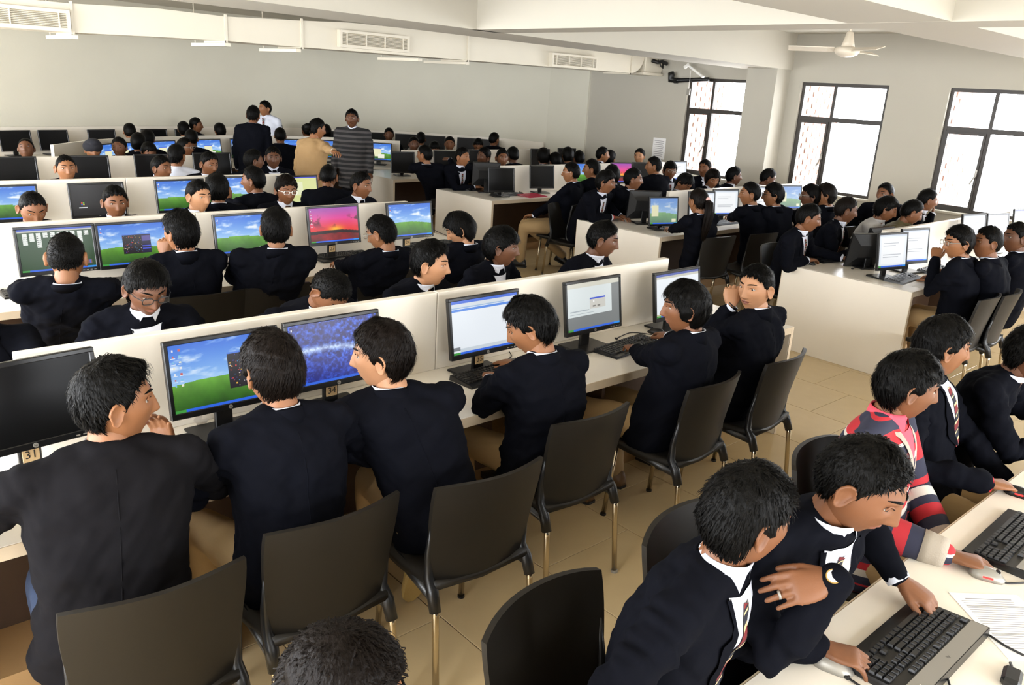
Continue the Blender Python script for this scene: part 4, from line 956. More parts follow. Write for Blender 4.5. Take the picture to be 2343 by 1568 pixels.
    if facing or lod == 0:
        bt = BVHTree.FromPolygons([p for r in HP.tolist() for p in r], F)
        def fs(x_, z_):
            h_ = bt.ray_cast(Vector((x_, .3, z_)), Vector((0, -1, 0)))[0]; return h_.y if h_ else .07
        for s in (-1, 1):
            dn = pitch > 15; sy = fs(s*.033, .0115); c = Vector((s*.033, sy-.0085, .0105 if not dn else .0075)); e = MB(); e.ball(R @ c+H-O, (.0155, .0102 if dn else .0108, .006 if dn else .0105), R, 14, 10); e.ball(R @ (c+Vector((0, .0058, -.0006+(-.0025 if pitch > 12 else 0))))+H-O, .0068, R, 10, 8, m=1); e.obj('eye', [EYEW, IRIS], root, True)
            ld = MB(); cc = []; c2 = []
            for q in np.linspace(-1, 1, 7):
                xx = s*.033+q*.016; zz = .0182-.006*q*q-(.004 if pitch > 12 else 0); cc.append(R @ Vector((xx, max(fs(xx, zz), sy+.001-.003*q*q)+.0006, zz))+H-O); c2.append(R @ Vector((xx, max(fs(xx, zz+.003), sy+.0015-.003*q*q)+.0004, zz+.003))+H-O)
            ld.tube(cc, .0013, 5); ld.obj('eyelashes', HAIRM, root); MB().tube(c2, .0024, 6).obj('eyelid', skin_m, root, True)
            br = MB(); bt = BVHTree.FromPolygons([p for r in HP.tolist() for p in r], F); pts = []
            for q in np.linspace(0, 1, 7):
                xx = s*(.012+.04*q); zz = .0335+.004*math.sin(q*2.6); h_ = bt.ray_cast(Vector((xx, .3, zz))*hsz, Vector((0, -1, 0)))[0]; pts.append(R @ ((h_ if h_ else Vector((xx, .08, zz)))+Vector((0, .0008, 0)))+H-O)
            br.tube(pts, [.003, .0042, .0048, .0046, .004, .003, .0014], 6, flat=.8); br.obj('eyebrow', HAIRM, root)
        if moustache:
            bt = BVHTree.FromPolygons([p for r in HP.tolist() for p in r], F); pts = []
            for q in np.linspace(-1, 1, 9): h_ = bt.ray_cast(Vector((q*.026, .3, -.049-.006*abs(q))), Vector((0, -1, 0)))[0]; pts.append(R @ ((h_ or Vector((q*.026, .09, -.05)))+Vector((0, .001, 0)))+H-O)
            MB().tube(pts, [.001, .003, .004, .004, .0035, .004, .004, .003, .001], 6).obj('moustache', HAIRM, root)
    if lod == 2 and math.cos(lr-math.radians(YAW)) < .45:
        bt = BVHTree.FromPolygons([p for r in HP.tolist() for p in r], F)
        for s in (-1, 1):
            for nm, zz, rr_ in (('eye', .0105, (.013, .004, .0045)), ('eyebrow', .031, (.019, .004, .0035))):
                h_ = bt.ray_cast(Vector((s*.033, .3, zz)), Vector((0, -1, 0)))[0] or Vector((s*.033, .075, zz)); MB().ball(R @ h_+H-O, rr_, R, 8, 6).obj(nm, IRIS, root)
    if glasses:
        gm = {'black': SLEEVE, 'white': WHITEP, 'metal': SILV}[glasses]; gl_ = MB(); lens = MB()
        for s in (-1, 1):
            P_ = [Vector((s*.034+.023*math.copysign(abs(math.cos(q))**.6, math.cos(q)), .104-.12*abs(s*.034+.023*math.cos(q))**1.6, .008+.0155*math.copysign(abs(math.sin(q))**.6, math.sin(q)))) for q in np.linspace(0, 2*math.pi, 19)]
            gl_.tube([R @ p+H-O for p in P_], .0021, 6); gl_.tube([R @ Vector((s*.057, .098, .014))+H-O, R @ Vector((s*.078, .06, .014))+H-O, R @ Vector((s*.082, -.005, .012))+H-O], .0022, 6)
            lens.add([R @ p+H-O for p in P_[:-1]], [tuple(range(18))])
        gl_.tube([R @ Vector((-.011, .107, .013))+H-O, R @ Vector((.011, .107, .013))+H-O], .002, 6); go = gl_.obj('glasses', gm, root); lens.obj('lens', GM, go)
    # collars, shirt front, lapels and tie
    if collar and gname == 'jacket' or top in ('grey', 'olive', 'shirt', 'bright', 'sweater'):
        cm = SHIRT if gname == 'jacket' else PINK if top == 'bright' else SHIRT if top == 'sweater' else tm_
        r0 = []; bk = math.cos(ar-math.radians(YAW)) > .35
        for (q, rad_, hh) in ((0, .0655, -.005), (1, .0645, .016), (2, .061, .026 if bk else .034), (3, .057, .02 if bk else .028)):
            r0.append([N-O+tn*(hh+.006*math.cos(k*2*math.pi/20)*-1)+lat2*(rad_*math.sin(k*2*math.pi/20))+f2*((rad_+.004)*math.cos(k*2*math.pi/20)) for k in range(20)])
        MB().grid(r0, closed_u=True).obj('shirt_collar', cm, root, True)
        if gname == 'jacket':
            rings = []
            for k in range(15):
                q = math.radians(95+170*k/14); dr = lat2*math.sin(q)+f2*math.cos(q); e = .35+.65*math.sin(math.pi*k/14)
                rings.append([N-O+tn*zz+dr*rad_ for rad_, zz in ((.064, -.03), (.068, .031*e), (.074, .029*e-.003), (.086, -.05))])
            MB().loft(rings).obj('jacket_collar', tm_, root, True)
    if lod == 0 and gname == 'jacket' and math.cos(ar-math.radians(YAW)) > .3:
        bt = BVHTree.FromPolygons([tuple(v.co) for v in jm.vertices], [tuple(p.vertices) for p in jm.polygons]); pts = []
        for t in np.linspace(.08, .9, 16):
            c = spine(t)-O; fo = (f2-tang(t)*f2.dot(tang(t))).normalized(); h_ = bt.ray_cast(c-fo*.45, fo)[0]
            if h_ is not None: pts.append(h_+fo*.0005)
        if len(pts) > 3: MB().tube(pts, .0022, 5).obj('back_seam', tm_, root, True)
    if top == 'bright':
        cols = [mat('sleeve_red', (166, 30, 40), .85), mat('sleeve_navy', (34, 36, 56), .85), mat('sleeve_cream', (196, 190, 180), .85), RIBK]
        seq = [(0, .12, 1), (.12, .3, 0), (.3, .42, 1), (.42, .47, 0), (.47, .56, 1), (.56, .63, 2), (.63, .69, 1), (.69, .78, 0), (.78, .86, 1), (.86, 1.0, 3)]
        for S, E_, W in arms:
            def pa(t): return (S*(1-t/.5)+E_*(t/.5) if t < .5 else E_*(1-(t-.5)/.5)+W*((t-.5)/.5))-O
            def ra(t): return float(np.interp(t, [0, .25, .5, .75, .86, 1], [.073, .066, .06, .055, .05, .043]))
            for a0, a1, ci in seq:
                tt = np.linspace(a0, a1, 4); MB().tube([pa(t) for t in tt], [ra(t)+(.005 if ci == 3 else .003) for t in tt], 18, cap=ci == 3).obj('sleeve_band' if ci < 3 else 'sleeve_cuff', cols[ci], root, True)
    pt_, pw_, pd_ = zip(*prof)
    def chest(bt, xl, t, d):
        c = spine(t)-O+lat2*xl; fo = (f2-tang(t)*f2.dot(tang(t))).normalized(); w_ = float(np.interp(t, pt_, pw_))*slim; y_ = float(np.interp(t, pt_, pd_))*slim*max(.05, 1-min(1, abs(xl)/w_)**2.44)**.41
        h_ = bt.ray_cast(c+fo*(y_+.05), -fo)[0]; q = (h_-c).dot(fo) if h_ is not None else y_
        if abs(q-y_) > .028: q = y_+.004
        return c+fo*(q+d)
    show = front if front is not None else (math.cos(ar-math.radians(YAW)) < .35)
    if show and gname == 'jacket' and lod < 3:
        bt = BVHTree.FromPolygons([tuple(v.co) for v in jm.vertices], [tuple(p.vertices) for p in jm.polygons])
        def onchest(xl, t, d): return chest(bt, xl, t, d)
        nr = 12 if lod == 0 else 7; t0, t1 = .42, .97; rows = []
        def hw(t): return .006+.062*((t-t0)/(t1-t0))**.9
        for i in range(nr+1):
            t = t0+(t1-t0)*i/nr; rows.append([onchest(hw(t)*q, t, .004) for q in np.linspace(-1, 1, 9)])
        MB().grid(rows).obj('shirt_front', SHIRT if top != 'tan' else OLIVE, root, True)
        for s in (-1, 1):
            rows = []
            for i in range(nr+1):
                q = i/nr; t = t0+(t1-t0)*q; wd = .012+.05*math.sin(min(1, q*1.25)*math.pi)**.7*(1 if q < .8 else .8); rows.append([onchest(s*(hw(t)-.004), t, .007), onchest(s*(hw(t)+wd*.5), t, .011), onchest(s*(hw(t)+wd), t, .007)])
            MB().grid(rows, flip=s > 0).obj('lapel', tm_, root, True)
            cl = MB(); A = N-O+tn*.03; fo = f2; base = N-O+tn*.012+f2*.06
            cl.add([A+lat2*s*.055+f2*.03, A+lat2*s*.01+f2*.064-tn*.012, base+lat2*s*.034+f2*.022-tn*.055, N-O+lat2*s*.07+f2*.02-tn*.01], [(0, 1, 2, 3)]); cl.obj('collar_point', SHIRT, root)
        if tie and lod < 2:
            rows = []
            for i in range(nr+1):
                t = t0+(.93-t0)*i/nr; wd = .009+.018*(1-i/nr)**.8 if i < nr-1 else .014; rows.append([onchest(wd*q, t, .0075+.004*(1-q*q)) for q in (-1, 0, 1)])
            MB().grid(rows).obj('tie', TIEM, root, True)
    if top == 'shirt' and show and tie and lod < 2:
        rows = [[spine(t)-O+lat2*(w_*q)+f2*(.137-.02*abs(t-.5)+(.004 if q == 0 else 0)) for q in (-1, 0, 1)] for t, w_ in ((.35, .026), (.55, .024), (.75, .019), (.9, .013), (.96, .016))]
        MB().grid(rows).obj('tie', TIEM, root, True)
    if top == 'bright':  # v neck with ribbed edge
        bt = BVHTree.FromPolygons([tuple(v.co) for v in jm.vertices], [tuple(p.vertices) for p in jm.polygons])
        def onc(xl, t, d): return chest(bt, xl, t, d)
        rows = [[onc(.055*((t-.66)/.3)*q+0*q, t, .004) for q in np.linspace(-1, 1, 9)] for t in np.linspace(.665, .96, 9)]; MB().grid(rows).obj('shirt_front', PINK, root, True)
        for s in (-1, 1):
            rows = [[onc(s*(.055*((t-.66)/.3)+e), t, .008) for e in (-.002, .012, .026)] for t in np.linspace(.64, .97, 10)]; MB().grid(rows, flip=s > 0).obj('neck_ribbing', RIBK, root, True)
            cl = MB(); A = N-O+tn*.03; base = N-O+f2*.06
            cl.add([A+lat2*s*.062+f2*.02, A+lat2*s*.012+f2*.066-tn*.01, base+lat2*s*.045+f2*.03-tn*.06, N-O+lat2*s*.085+f2*.015-tn*.02], [(0, 1, 2, 3)]); cl.obj('collar_point', PINK, root)
    # legs
    if legs or stand:
        tr = MB(); tmat = trous or KHAKI; ft = []
        for k, s in enumerate((-1, 1)):
            hp = P+lat*(s*.09)+Vector((0, 0, .0 if not stand else -.02))
            if stand: kn = hp+Vector((0, 0, -.43))+f*.02; an = Vector((hp.x, hp.y, .09))+lat*(s*.02)
            elif legpose and legpose[k]: kn, an = Vector(legpose[k][0]), Vector(legpose[k][1])
            else: kn = hp+f*.42+lat*(s*.05)+Vector((0, 0, -.02)); an = Vector((kn.x, kn.y, .1))-f*.08
            tr.capsule([hp-O, hp*.5+kn*.5-O, kn-O], [.095, .085, .068], 12); tr.capsule([kn-O, kn*.5+an*.5-O, an-O], [.068, .062, .058], 12); ft.append(an)
        if not stand: tr.capsule([P+lat*-.09-O, P+lat*.09-O], [.11, .11], 12)
        link('trousers', remesh(tr, .015 if lod == 0 else .02, 3, tmat, 'trousers', .003, seed), root)
        for k, an in enumerate(ft):
            fd = f; s = MB(); sl = MB(); b = Vector((an.x, an.y, 0))-O
            if legpose and legpose[k] and len(legpose[k]) > 2: fd = Vector(legpose[k][2]).normalized()
            ltf = Vector((0, 0, 1)).cross(fd).normalized(); upf = fd.cross(ltf)
            b = an-O-upf*.1
            ring = []
            for y, w_, h_ in ((-.075, .022, .055), (-.065, .034, .085), (-.02, .038, .1), (.04, .04, .085), (.1, .046, .06), (.16, .044, .05), (.195, .028, .04), (.205, .012, .03)):
                ring.append([b+fd*y+ltf*(w_*math.cos(q))+upf*(.012+max(0, math.sin(q))*h_+min(0, math.sin(q))*.0) for q in [2*math.pi*j/12 for j in range(12)]])
            so = s.loft(ring).obj('shoe', shoes or SHOE, root, True)
            ring = [[b+fd*y+ltf*(w_*sx)+upf*z for sx, z in ((-1, 0), (1, 0), (1, .014), (-1, .014))] for y, w_ in ((-.08, .025), (-.06, .038), (.0, .04), (.1, .048), (.17, .044), (.21, .014))]; sl.loft(ring).obj('sole', SOLE if shoes is not SHOEY else SHOEY, so)
    root['hx'] = 0; del root['hx']; return root, arms, (R, H-O, N-O)
# ------------------------------------------------------------------ who sits where
def z_(u, v, z): return atz(u, v, z)
def on(u, v, z=.79): return atz(u, v, z)
GA_, GF, GB_, GBF, GN = 'students on the near side of the nearest bench', 'students on the far side of the nearest bench', 'students on the near side of the second bench', 'students on the far side of the second bench', 'students at the corner desk'
# nearest bench, backs to the camera
person('broad student in dark jacket turning his face right beside monitor 31', z_(266, 922, 1.2), 8, look=98, pitch=2, lod=0, hip=(.5, 2.16), hair='quiff', skin=3, top='jacket2', hands=(on(-75, 1165, .8), aty(384, 1040, 2.62)), palm=(None, (.5, .5, .3)), hdir=(None, (-.1, .2, 1)), poles=(None, (.6, -.4, -.6)), legs=True, trous=JEANS, group=GA_, seed=11, slim=1.1)
person('wavy-haired student seen from behind before the pinball screen', z_(622, 848, 1.2), 0, look=-6, pitch=8, lod=0, hip=(1.08, 2.2), hair='thick', skin=3, hands=(on(487, 1055), on(720, 1010)), legs=True, group=GA_, seed=12, hcol=1, shoes=SHOEB)
person('student in profile leaning left before the blue forest screen', z_(872, 815, 1.18), 14, look=-48, pitch=4, lod=0, hip=(1.66, 2.15), hair='thick', skin=2, hands=(on(800, 965), on(1010, 915)), poles=(None, (1, -.1, .1)), legs=True, group=GA_, seed=13, hcol=1, shoes=SHOEY, legpose=((None), ((1.88, 2.58, .48), (1.70, 2.42, .24), (.05, .35, -.93))))
person('student typing with both hands below monitor 35', z_(1213, 748, 1.16), 2, look=-42, pitch=24, lod=0, hip=(2.34, 2.3), hair='thick', skin=3, hands=(on(1120, 872, .8), on(1182, 838, .8)), legs=True, group=GA_, seed=14)
person('student with smooth long hair holding a mouse, nearest bench', z_(1566, 705, 1.17), -4, look=-46, pitch=4, lod=0, hip=(3.13, 2.25), hair='long', skin=0, hands=(on(1442, 803, .79), on(1512, 772, .79)), legs=True, group=GA_, seed=15, shoes=SHOEB)
a6, arm6, _ = person('pale student resting his fist on his chin at the bench end', z_(1728, 660, 1.18), 0, look=-88, pitch=2, lod=0, hip=(3.78, 2.26), hair='short', skin=2, hands=(on(1672, 705, 1.06), on(1700, 742, .79)), hdir=((.1, .15, 1), None), palm=((-.8, -.5, .2), None), curl=(1.0, 1.1, .7), poles=((-.3, .5, -.8), None), legs=True, group=GA_, seed=16)
for k, (x, y, a, lab) in enumerate(((.56, 2.13, 3, 'dark plastic chair of the broad student at the bottom left'), (1.10, 2.19, 0, 'dark plastic chair of the wavy-haired student'), (1.68, 2.12, 3, 'dark plastic chair of the student leaning left'), (2.36, 2.29, 0, 'dark plastic chair of the typing student'), (3.15, 2.24, -4, 'dark plastic chair of the smooth-haired student'), (3.80, 2.25, -6, 'dark plastic chair of the fist-on-chin student'))):
    chair(x, y, a, lab, 'dark chairs along the nearest bench')
# nearest bench, far side, facing the camera
person('student in black-framed glasses and striped tie looking down', z_(336, 662, 1.17), 185, look=178, pitch=22, lod=0, hip=(1.1, 3.98), hair='thick', skin=1, glasses='black', group=GF, seed=21)
person('student bowing his head low over the nearest partition', z_(755, 668, 1.12), 185, look=165, pitch=58, lod=0, hip=(1.85, 3.95), hair='crop', skin=0, group=GF, seed=22, tie=False)
person('smiling pale student in profile behind the nearest partition', z_(985, 605, 1.17), 165, look=138, pitch=4, lod=0, hip=(2.6, 3.95), hair='quiff', skin=2, group=GF, seed=23)
person('student with a long fringe and open collar behind the partition', z_(1148, 566, 1.18), 165, look=135, pitch=4, lod=0, hip=(3.25, 3.98), hair='fringe', skin=1, tie=False, group=GF, seed=24)
person('neat-haired student in front of a white bench end panel', z_(1380, 549, 1.18), 165, look=142, pitch=10, lod=0, hip=(4.05, 3.98), hair='short', skin=1, group=GF, seed=25)
person('dark shoulder of a student at the left edge by the partition', z_(-62, 700, 1.1), 180, look=180, lod=1, hip=(.5, 3.98), hair='short', skin=1, group=GF, seed=26)
# second bench, near side
person('short-haired student from behind before the green card game', z_(153, 590, 1.19), 20, look=26, pitch=8, lod=0, hip=(1.02, 4.9), hair='crop', skin=3, hands=(None, on(262, 650, .84)), legs=True, group=GB_, seed=31)
person('thick-haired student leaning his cheek on his hand, second bench', z_(412, 532, 1.19), 5, look=-25, lod=0, hip=(1.74, 4.9), hair='thick', skin=3, hands=(on(378, 590, 1.0), None), hdir=((0, .1, 1), None), palm=((-.6, -.6, 0), None), curl=(.9, .9, .6), legs=True, group=GB_, seed=32)
person('spiky-haired broad student from behind beside the sunset screen', z_(632, 525, 1.2), 22, look=28, lod=0, hip=(2.2, 4.9), hair='quiff', skin=3, hands=(on(600, 575, 1.0), None), group=GB_, seed=33, slim=1.08)
person('student with metal glasses looking down right of the sunset screen', z_(872, 535, 1.12), 0, look=-30, pitch=18, lod=0, hip=(2.98, 4.9), hair='short', skin=3, glasses='metal', hands=((2.92, 5.17, .79), (3.1, 5.15, .79)), group=GB_, seed=34)
person('long-haired student bending down at the end of the second bench', z_(1052, 525, 1.1), -5, look=-50, pitch=28, lod=0, hip=(3.66, 4.9), hair='long', skin=2, group=GB_, seed=35)
for x, a, lab in ((1.06, 4, 'dark chair of the short-haired student, second bench'), (1.77, 0, 'dark chair behind the cheek-leaning student'), (2.2, 2, 'dark chair behind the spiky-haired broad student'), (3.03, 0, 'dark chair of the student in metal glasses'), (3.7, -3, 'dark chair of the student bending down')):
    chair(x, 4.87, a, lab, 'dark chairs along the second bench')
# second bench, far side
person('student with cropped hair looking down at the far left', z_(75, 478, 1.15), 185, look=178, pitch=26, lod=1, hip=(1.2, 6.6), hair='crop', skin=0, group=GBF, seed=41)
person('wavy-haired student peering over the second partition at the boot screen', z_(264, 464, 1.13), 185, look=186, pitch=6, lod=1, hip=(1.8, 6.6), hair='short', skin=0, group=GBF, seed=42)
person('fair student with a white collar before a green hill screen', z_(455, 450, 1.17), 175, look=162, pitch=4, lod=1, hip=(2.4, 6.65), hair='short', skin=2, group=GBF, seed=43)
person('curly-haired student in white-rimmed glasses behind the second partition', z_(655, 436, 1.17), 180, look=186, pitch=8, lod=1, hip=(3.2, 6.7), hair='thick', skin=0, glasses='white', group=GBF, seed=44, hcol=1)
person('student at the aisle end of the second partition looking right', z_(827, 425, 1.17), 170, look=155, pitch=4, lod=1, hip=(3.95, 6.75), hair='short', skin=0, group=GBF, seed=45)
G4 = 'students at the third bench'
person('student from behind holding up a phone, third bench', z_(497, 434, 1.18), 10, look=20, lod=1, hip=(2.62, 6.6), hair='thick', skin=3, hands=(None, on(522, 462, 1.0)), hdir=(None, (0, .2, 1)), group=G4, seed=46)
person('student in profile facing left with a white collar, third bench', z_(579, 414, 1.2), 0, look=-45, lod=1, hip=(3.1, 6.75), hair='short', skin=0, group=G4, seed=47)
person('broad student from behind before the yellow window', z_(751, 406, 1.18), 30, look=40, pitch=10, lod=1, hip=(3.85, 6.75), hair='crop', skin=0, group=G4, seed=48, slim=1.06)
person('boy with cropped hair staring over the third partition', z_(151, 386, 1.18), 185, look=182, lod=1, hip=(1.95, 8.7), hair='crop', skin=3, group=G4, seed=49)
person('boy looking sideways behind the third partition', z_(370, 386, 1.15), 170, look=150, lod=1, hip=(2.72, 8.65), hair='short', skin=0, group=G4, seed=50)
person('frowning boy behind the third partition', z_(479, 376, 1.18), 180, look=168, pitch=10, lod=1, hip=(3.3, 8.75), hair='short', skin=0, group=G4, seed=51)
person('dark-haired boy turning right beside the boy in open collar', z_(581, 369, 1.18), 60, look=100, lod=1, hip=(3.85, 8.7), hair='short', skin=1, group=G4, seed=52)
person('boy in open white collar facing the camera, third bench end', z_(625, 362, 1.19), 190, look=200, lod=1, hip=(4.2, 8.9), hair='short', skin=1, tie=False, group=G4, seed=53)
person('boy in a white hooded shirt seen from behind, fourth bench', z_(405, 358, 1.22), 20, look=50, lod=1, hip=(3.2, 8.75), hair='short', skin=3, top='shirt', group=G4, seed=54)
# far rows at the back left
G5 = 'students in the far rows'
for lab, u, v, z, a, lk, p, kw in (
 ('student leaning his head back at the far left', 60, 341, 1.13, 185, 200, -18, dict(hair='crop', skin=1)),
 ('student wearing a dark turban behind the fourth partition', 213, 345, 1.11, 180, 185, 10, dict(hair='crop', skin=3)),
 ('student facing left beside the turban wearer', 273, 338, 1.14, 190, 215, 0, dict(hair='short', skin=1)),
 ('first of two overlapping dark heads on the curved bench', 317, 328, 1.16, 20, 30, 0, dict(hair='thick')),
 ('second of two overlapping dark heads, with a white collar', 338, 320, 1.18, 20, 30, 0, dict(hair='thick')),
 ('student hiding behind the fourth partition, only forehead showing', 341, 349, 1.08, 185, 180, 10, dict(hair='fringe', skin=0)),
 ('student in glasses in profile left of the hooded shirt', 424, 338, 1.13, 160, 140, 0, dict(hair='short', skin=0, glasses='metal')),
 ('student from behind with wide dark shoulders on the curved bench', 438, 318, 1.2, 20, 25, 0, dict(hair='short')),
 ('lone dark head before the back wall monitors', 297, 302, 1.17, 10, 10, 0, dict(hair='short')),
 ('round dark head beside the boy in profile at the back wall', 420, 297, 1.15, 10, 10, 0, dict(hair='thick')),
 ('boy in profile facing right at the back wall', 449, 287, 1.22, 60, 120, 0, dict(hair='short', skin=0)),
 ('low dark head right of the boy in profile at the back wall', 503, 300, 1.14, 10, 0, 0, dict(hair='thick')),
 ('dark head behind the seated student on the curved bench', 636, 296, 1.14, 20, 30, 0, dict(hair='short')),
 ('large dark seated student between the standing people', 641, 312, 1.22, 20, 20, 0, dict(hair='short', slim=1.12)),
 ('head half hidden left of the woman in tan', 701, 300, 1.14, 10, 0, 0, dict(hair='short', skin=0)),
 ('long dark hair right of the woman in tan', 746, 302, 1.16, 10, 20, 0, dict(hair='long')),
 ('boy resting his mouth on his hand at the back wall', 890, 309, 1.17, 200, 215, 4, dict(hair='short', skin=1)),
 ('boy with tired face behind the far straight partition', 947, 331, 1.14, 190, 205, 0, dict(hair='short', skin=1)),
 ('boy in grey shirt seen from behind at the back', 963, 319, 1.15, 20, 40, 0, dict(hair='short', top='grey')),
 ('top of a dark head above the far straight partition', 994, 342, 1.08, 200, 200, 30, dict(hair='thick')),
 ('boy in white shirt facing the camera with arms raised at the back', 1029, 330, 1.15, 200, 220, 0, dict(hair='short', skin=0, top='shirt')),
 ('boy holding his head in his hand at the back', 1094, 333, 1.13, 200, 215, 35, dict(hair='short', skin=0)),
 ('dark boy with head turned, before the last back wall monitor', 1131, 320, 1.22, 30, 80, 0, dict(hair='short', skin=0))):
    person(lab, z_(u, v, z), a, look=lk, pitch=p, lod=2, lean=.12, group=G5, **kw)
tb = PEOPLE[-22]; hb_ = z_(213, 345, 1.11)-Vector((tb.location.x, tb.location.y, 0)); m = MB(); m.ball(hb_+Vector((0, 0, .05)), (.108, .118, .085), None, 18, 12); m.ball(hb_+Vector((0, -.03, .09)), (.08, .09, .06), None, 16, 10); m.obj('turban', TURB, tb, True)
# standing people
GS = 'people standing in the aisle'
person('standing boy in dark jacket seen from behind', z_(580, 264, 1.55), 40, look=45, lod=1, stand=True, hair='short', skin=0, group=GS, seed=61)
person('standing boy in white shirt and striped tie', z_(606, 249, 1.55), 240, look=265, lod=1, stand=True, hair='short', skin=3, top='shirt', group=GS, seed=62)
person('standing woman in tan jacket pointing with her hand', z_(726, 296, 1.5), 70, look=95, pitch=8, lod=1, stand=True, hair='short', bun=True, skin=3, top='tan', hands=(None, aty(768, 350, 8.15)), group=GS, seed=63, collar=False)
person('standing man with moustache in a striped sweater', z_(805, 272, 1.58), 225, look=222, lod=1, stand=True, hair='short', skin=1, top='sweater', moustache=True, trous=NAVY2, group=GS, seed=64, slim=1.08)
# across the aisle
G6, G7, G8, G9 = 'students at the farthest straight bench', 'students at the red folder bench', 'students at the ponytail bench', 'students at the glossy bench'
person('dark-jacketed boy from behind at the aisle end, face turned left', z_(971, 355, 1.2), 20, look=-30, lod=1, hip=(6.9, 9.25), hair='short', skin=3, group=G6, seed=71, hands=(on(935, 395, .8), None))
chair(6.92, 9.22, 20, 'dark chair of the boy at the far aisle end', 'dark chairs across the aisle')
person('boy with striped tie sitting at the far corner of the red folder bench', z_(1058, 360, 1.19), 185, look=160, lod=1, hip=(7.0, 9.15), hair='short', skin=3, hands=(None, on(1085, 428, .8)), group=G7, seed=72)
person('boy tilting his head and pointing left across the bench', z_(1106, 358, 1.18), 230, look=262, roll=-18, lod=1, hip=(7.5, 9.2), hair='short', skin=1, hands=(None, on(1030, 366, 1.07)), group=G7, seed=73, tie=False)
person('smiling boy behind the red folder bench partition', z_(1149, 362, 1.16), 190, look=205, lod=1, hip=(7.75, 9.2), hair='short', skin=0, group=G7, seed=74)
for lab, u, v, z, a, lk, kw in (
 ('boy from behind with a white collar right of the smiling boy', 1173, 356, 1.18, 10, 10, dict(hair='short', skin=1)),
 ('long-haired head from behind at the farthest straight bench', 1242, 359, 1.15, 10, 10, dict(hair='long')),
 ('low dark head between two backs, farthest straight bench', 1270, 369, 1.1, 10, 10, dict(hair='thick')),
 ('tall dark head from behind, farthest straight bench', 1298, 357, 1.18, 10, 20, dict(hair='thick')),
 ('rightmost dark head in the row of four backs', 1324, 364, 1.13, 10, 20, dict(hair='short')),
 ('boy in profile facing right before the bare wall', 1379, 355, 1.19, 120, 130, dict(hair='short', skin=3)),
 ('dark hair peeking out behind the profile before the bare wall', 1395, 363, 1.13, 120, 100, dict(hair='long')),
 ('boy under the wall notice looking left', 1463, 358, 1.17, 210, 250, dict(hair='short', skin=2))):
    person(lab, z_(u, v, z), a, look=lk, lod=2, lean=.08, group=G6, **kw)
person('boy in white-rimmed glasses sitting sideways in khaki trousers', z_(1306, 396, 1.18), -20, look=-40, lod=1, hip=(6.95, 6.85), hair='short', skin=3, glasses='white', legs=True, hands=((6.72, 7.12, .64), (6.95, 7.2, .66)), group=G7, seed=81, legpose=(((6.55, 7.1, .52), (6.62, 7.2, .1), (-.5, .8, 0)), ((6.8, 7.35, .5), (7.15, 7.0, .14), (.3, -.8, -.3))))
chair(6.93, 6.85, -22, 'dark chair of the boy in khaki trousers sitting sideways', 'dark chairs across the aisle')
person('boy in profile facing left behind the white-rimmed glasses', z_(1353, 388, 1.2), 0, look=-40, lod=1, lean=.05, hair='short', skin=3, group=G7, seed=82)
person('dark head from behind before the pinkish screen', z_(1400, 402, 1.15), 10, look=30, lod=1, lean=.1, hair='thick', skin=0, group=G7, seed=83)
person('tall-backed boy in profile looking left near the first window', z_(1495, 381, 1.22), 10, look=-42, lod=1, lean=.05, hair='short', skin=3, group=G7, seed=84)
person('boy in shiny glasses facing the camera near the first window', z_(1533, 391, 1.16), 200, look=215, lod=1, lean=.05, hair='fringe', skin=0, glasses='metal', group=G7, seed=85)
rt, armr, _ = person('boy with a red wrist thread reaching for a mouse', z_(1386, 418, 1.19), 175, look=150, pitch=8, lod=1, hip=(6.8, 6.45), hair='thick', skin=0, hands=(None, on(1398, 498, .79)), group=G8, seed=91)
person('neat boy in tie beside the boy with the red thread', z_(1449, 411, 1.2), 165, look=138, lod=1, hip=(7.45, 6.5), hair='short', skin=0, hands=(None, on(1458, 478, .8)), group=G8, seed=92)
chair(6.8, 6.5, 180, 'dark chair with a bright gleam behind the red thread boy', 'dark chairs across the aisle')
for lab, u, v, z, a, lk, p, kw in (
 ('curly head just above the ponytail bench partition', 1566, 420, 1.1, 180, 180, 40, dict(hair='thick')),
 ('boy leaning his cheek on his hand below the first window', 1612, 386, 1.18, 200, 262, 0, dict(hair='short', skin=0)),
 ('girl with side-swept hair looking down behind the partition', 1630, 410, 1.14, 190, 210, 20, dict(hair='long', skin=3, hcol=1)),
 ('boy facing right in front of the window edge', 1679, 404, 1.17, 130, 128, 0, dict(hair='short', skin=1)),
 ('boy looking down before the white column', 1757, 408, 1.16, 140, 132, 20, dict(hair='short', skin=1))):
    person(lab, z_(u, v, z), a, look=lk, pitch=p, lod=1, lean=.1, group=G8, **kw)
pg, _, pgh = person('girl with a long ponytail and pale hair tie seen from behind', z_(1597, 462, 1.17), 5, look=8, pitch=4, lod=1, hip=(6.8, 4.72), hair='short', skin=3, hands=(on(1530, 528, .8), None), group=G8, seed=93, hcol=1)
m = MB(); Rg, Hg, Ng = pgh; base = Rg @ Vector((0, -.115, .03))+Hg; fb_ = Rg @ Vector((0, -1, 0))
for k in range(26):
    q = Vector((random.uniform(-.03, .03), random.uniform(-.02, .02), 0)); m.tube([base+q*.3, base+fb_*.035+q+Vector((0, 0, -.03)), base+fb_*.05+q*1.3+Vector((0, 0, -.14)), base+fb_*.03+q*1.2+Vector((0, 0, -.27)), base+fb_*.02+q*.6+Vector((0, 0, -.36-random.random()*.04))], [.008, .014, .016, .012, .003], 6)
m.obj('ponytail', HAIRB, pg, True); MB().tube([base+fb_*.004, base+fb_*.02], .022, 14).obj('hair_tie', mat('pale_hair_tie', (226, 178, 170), .7), pg, True)
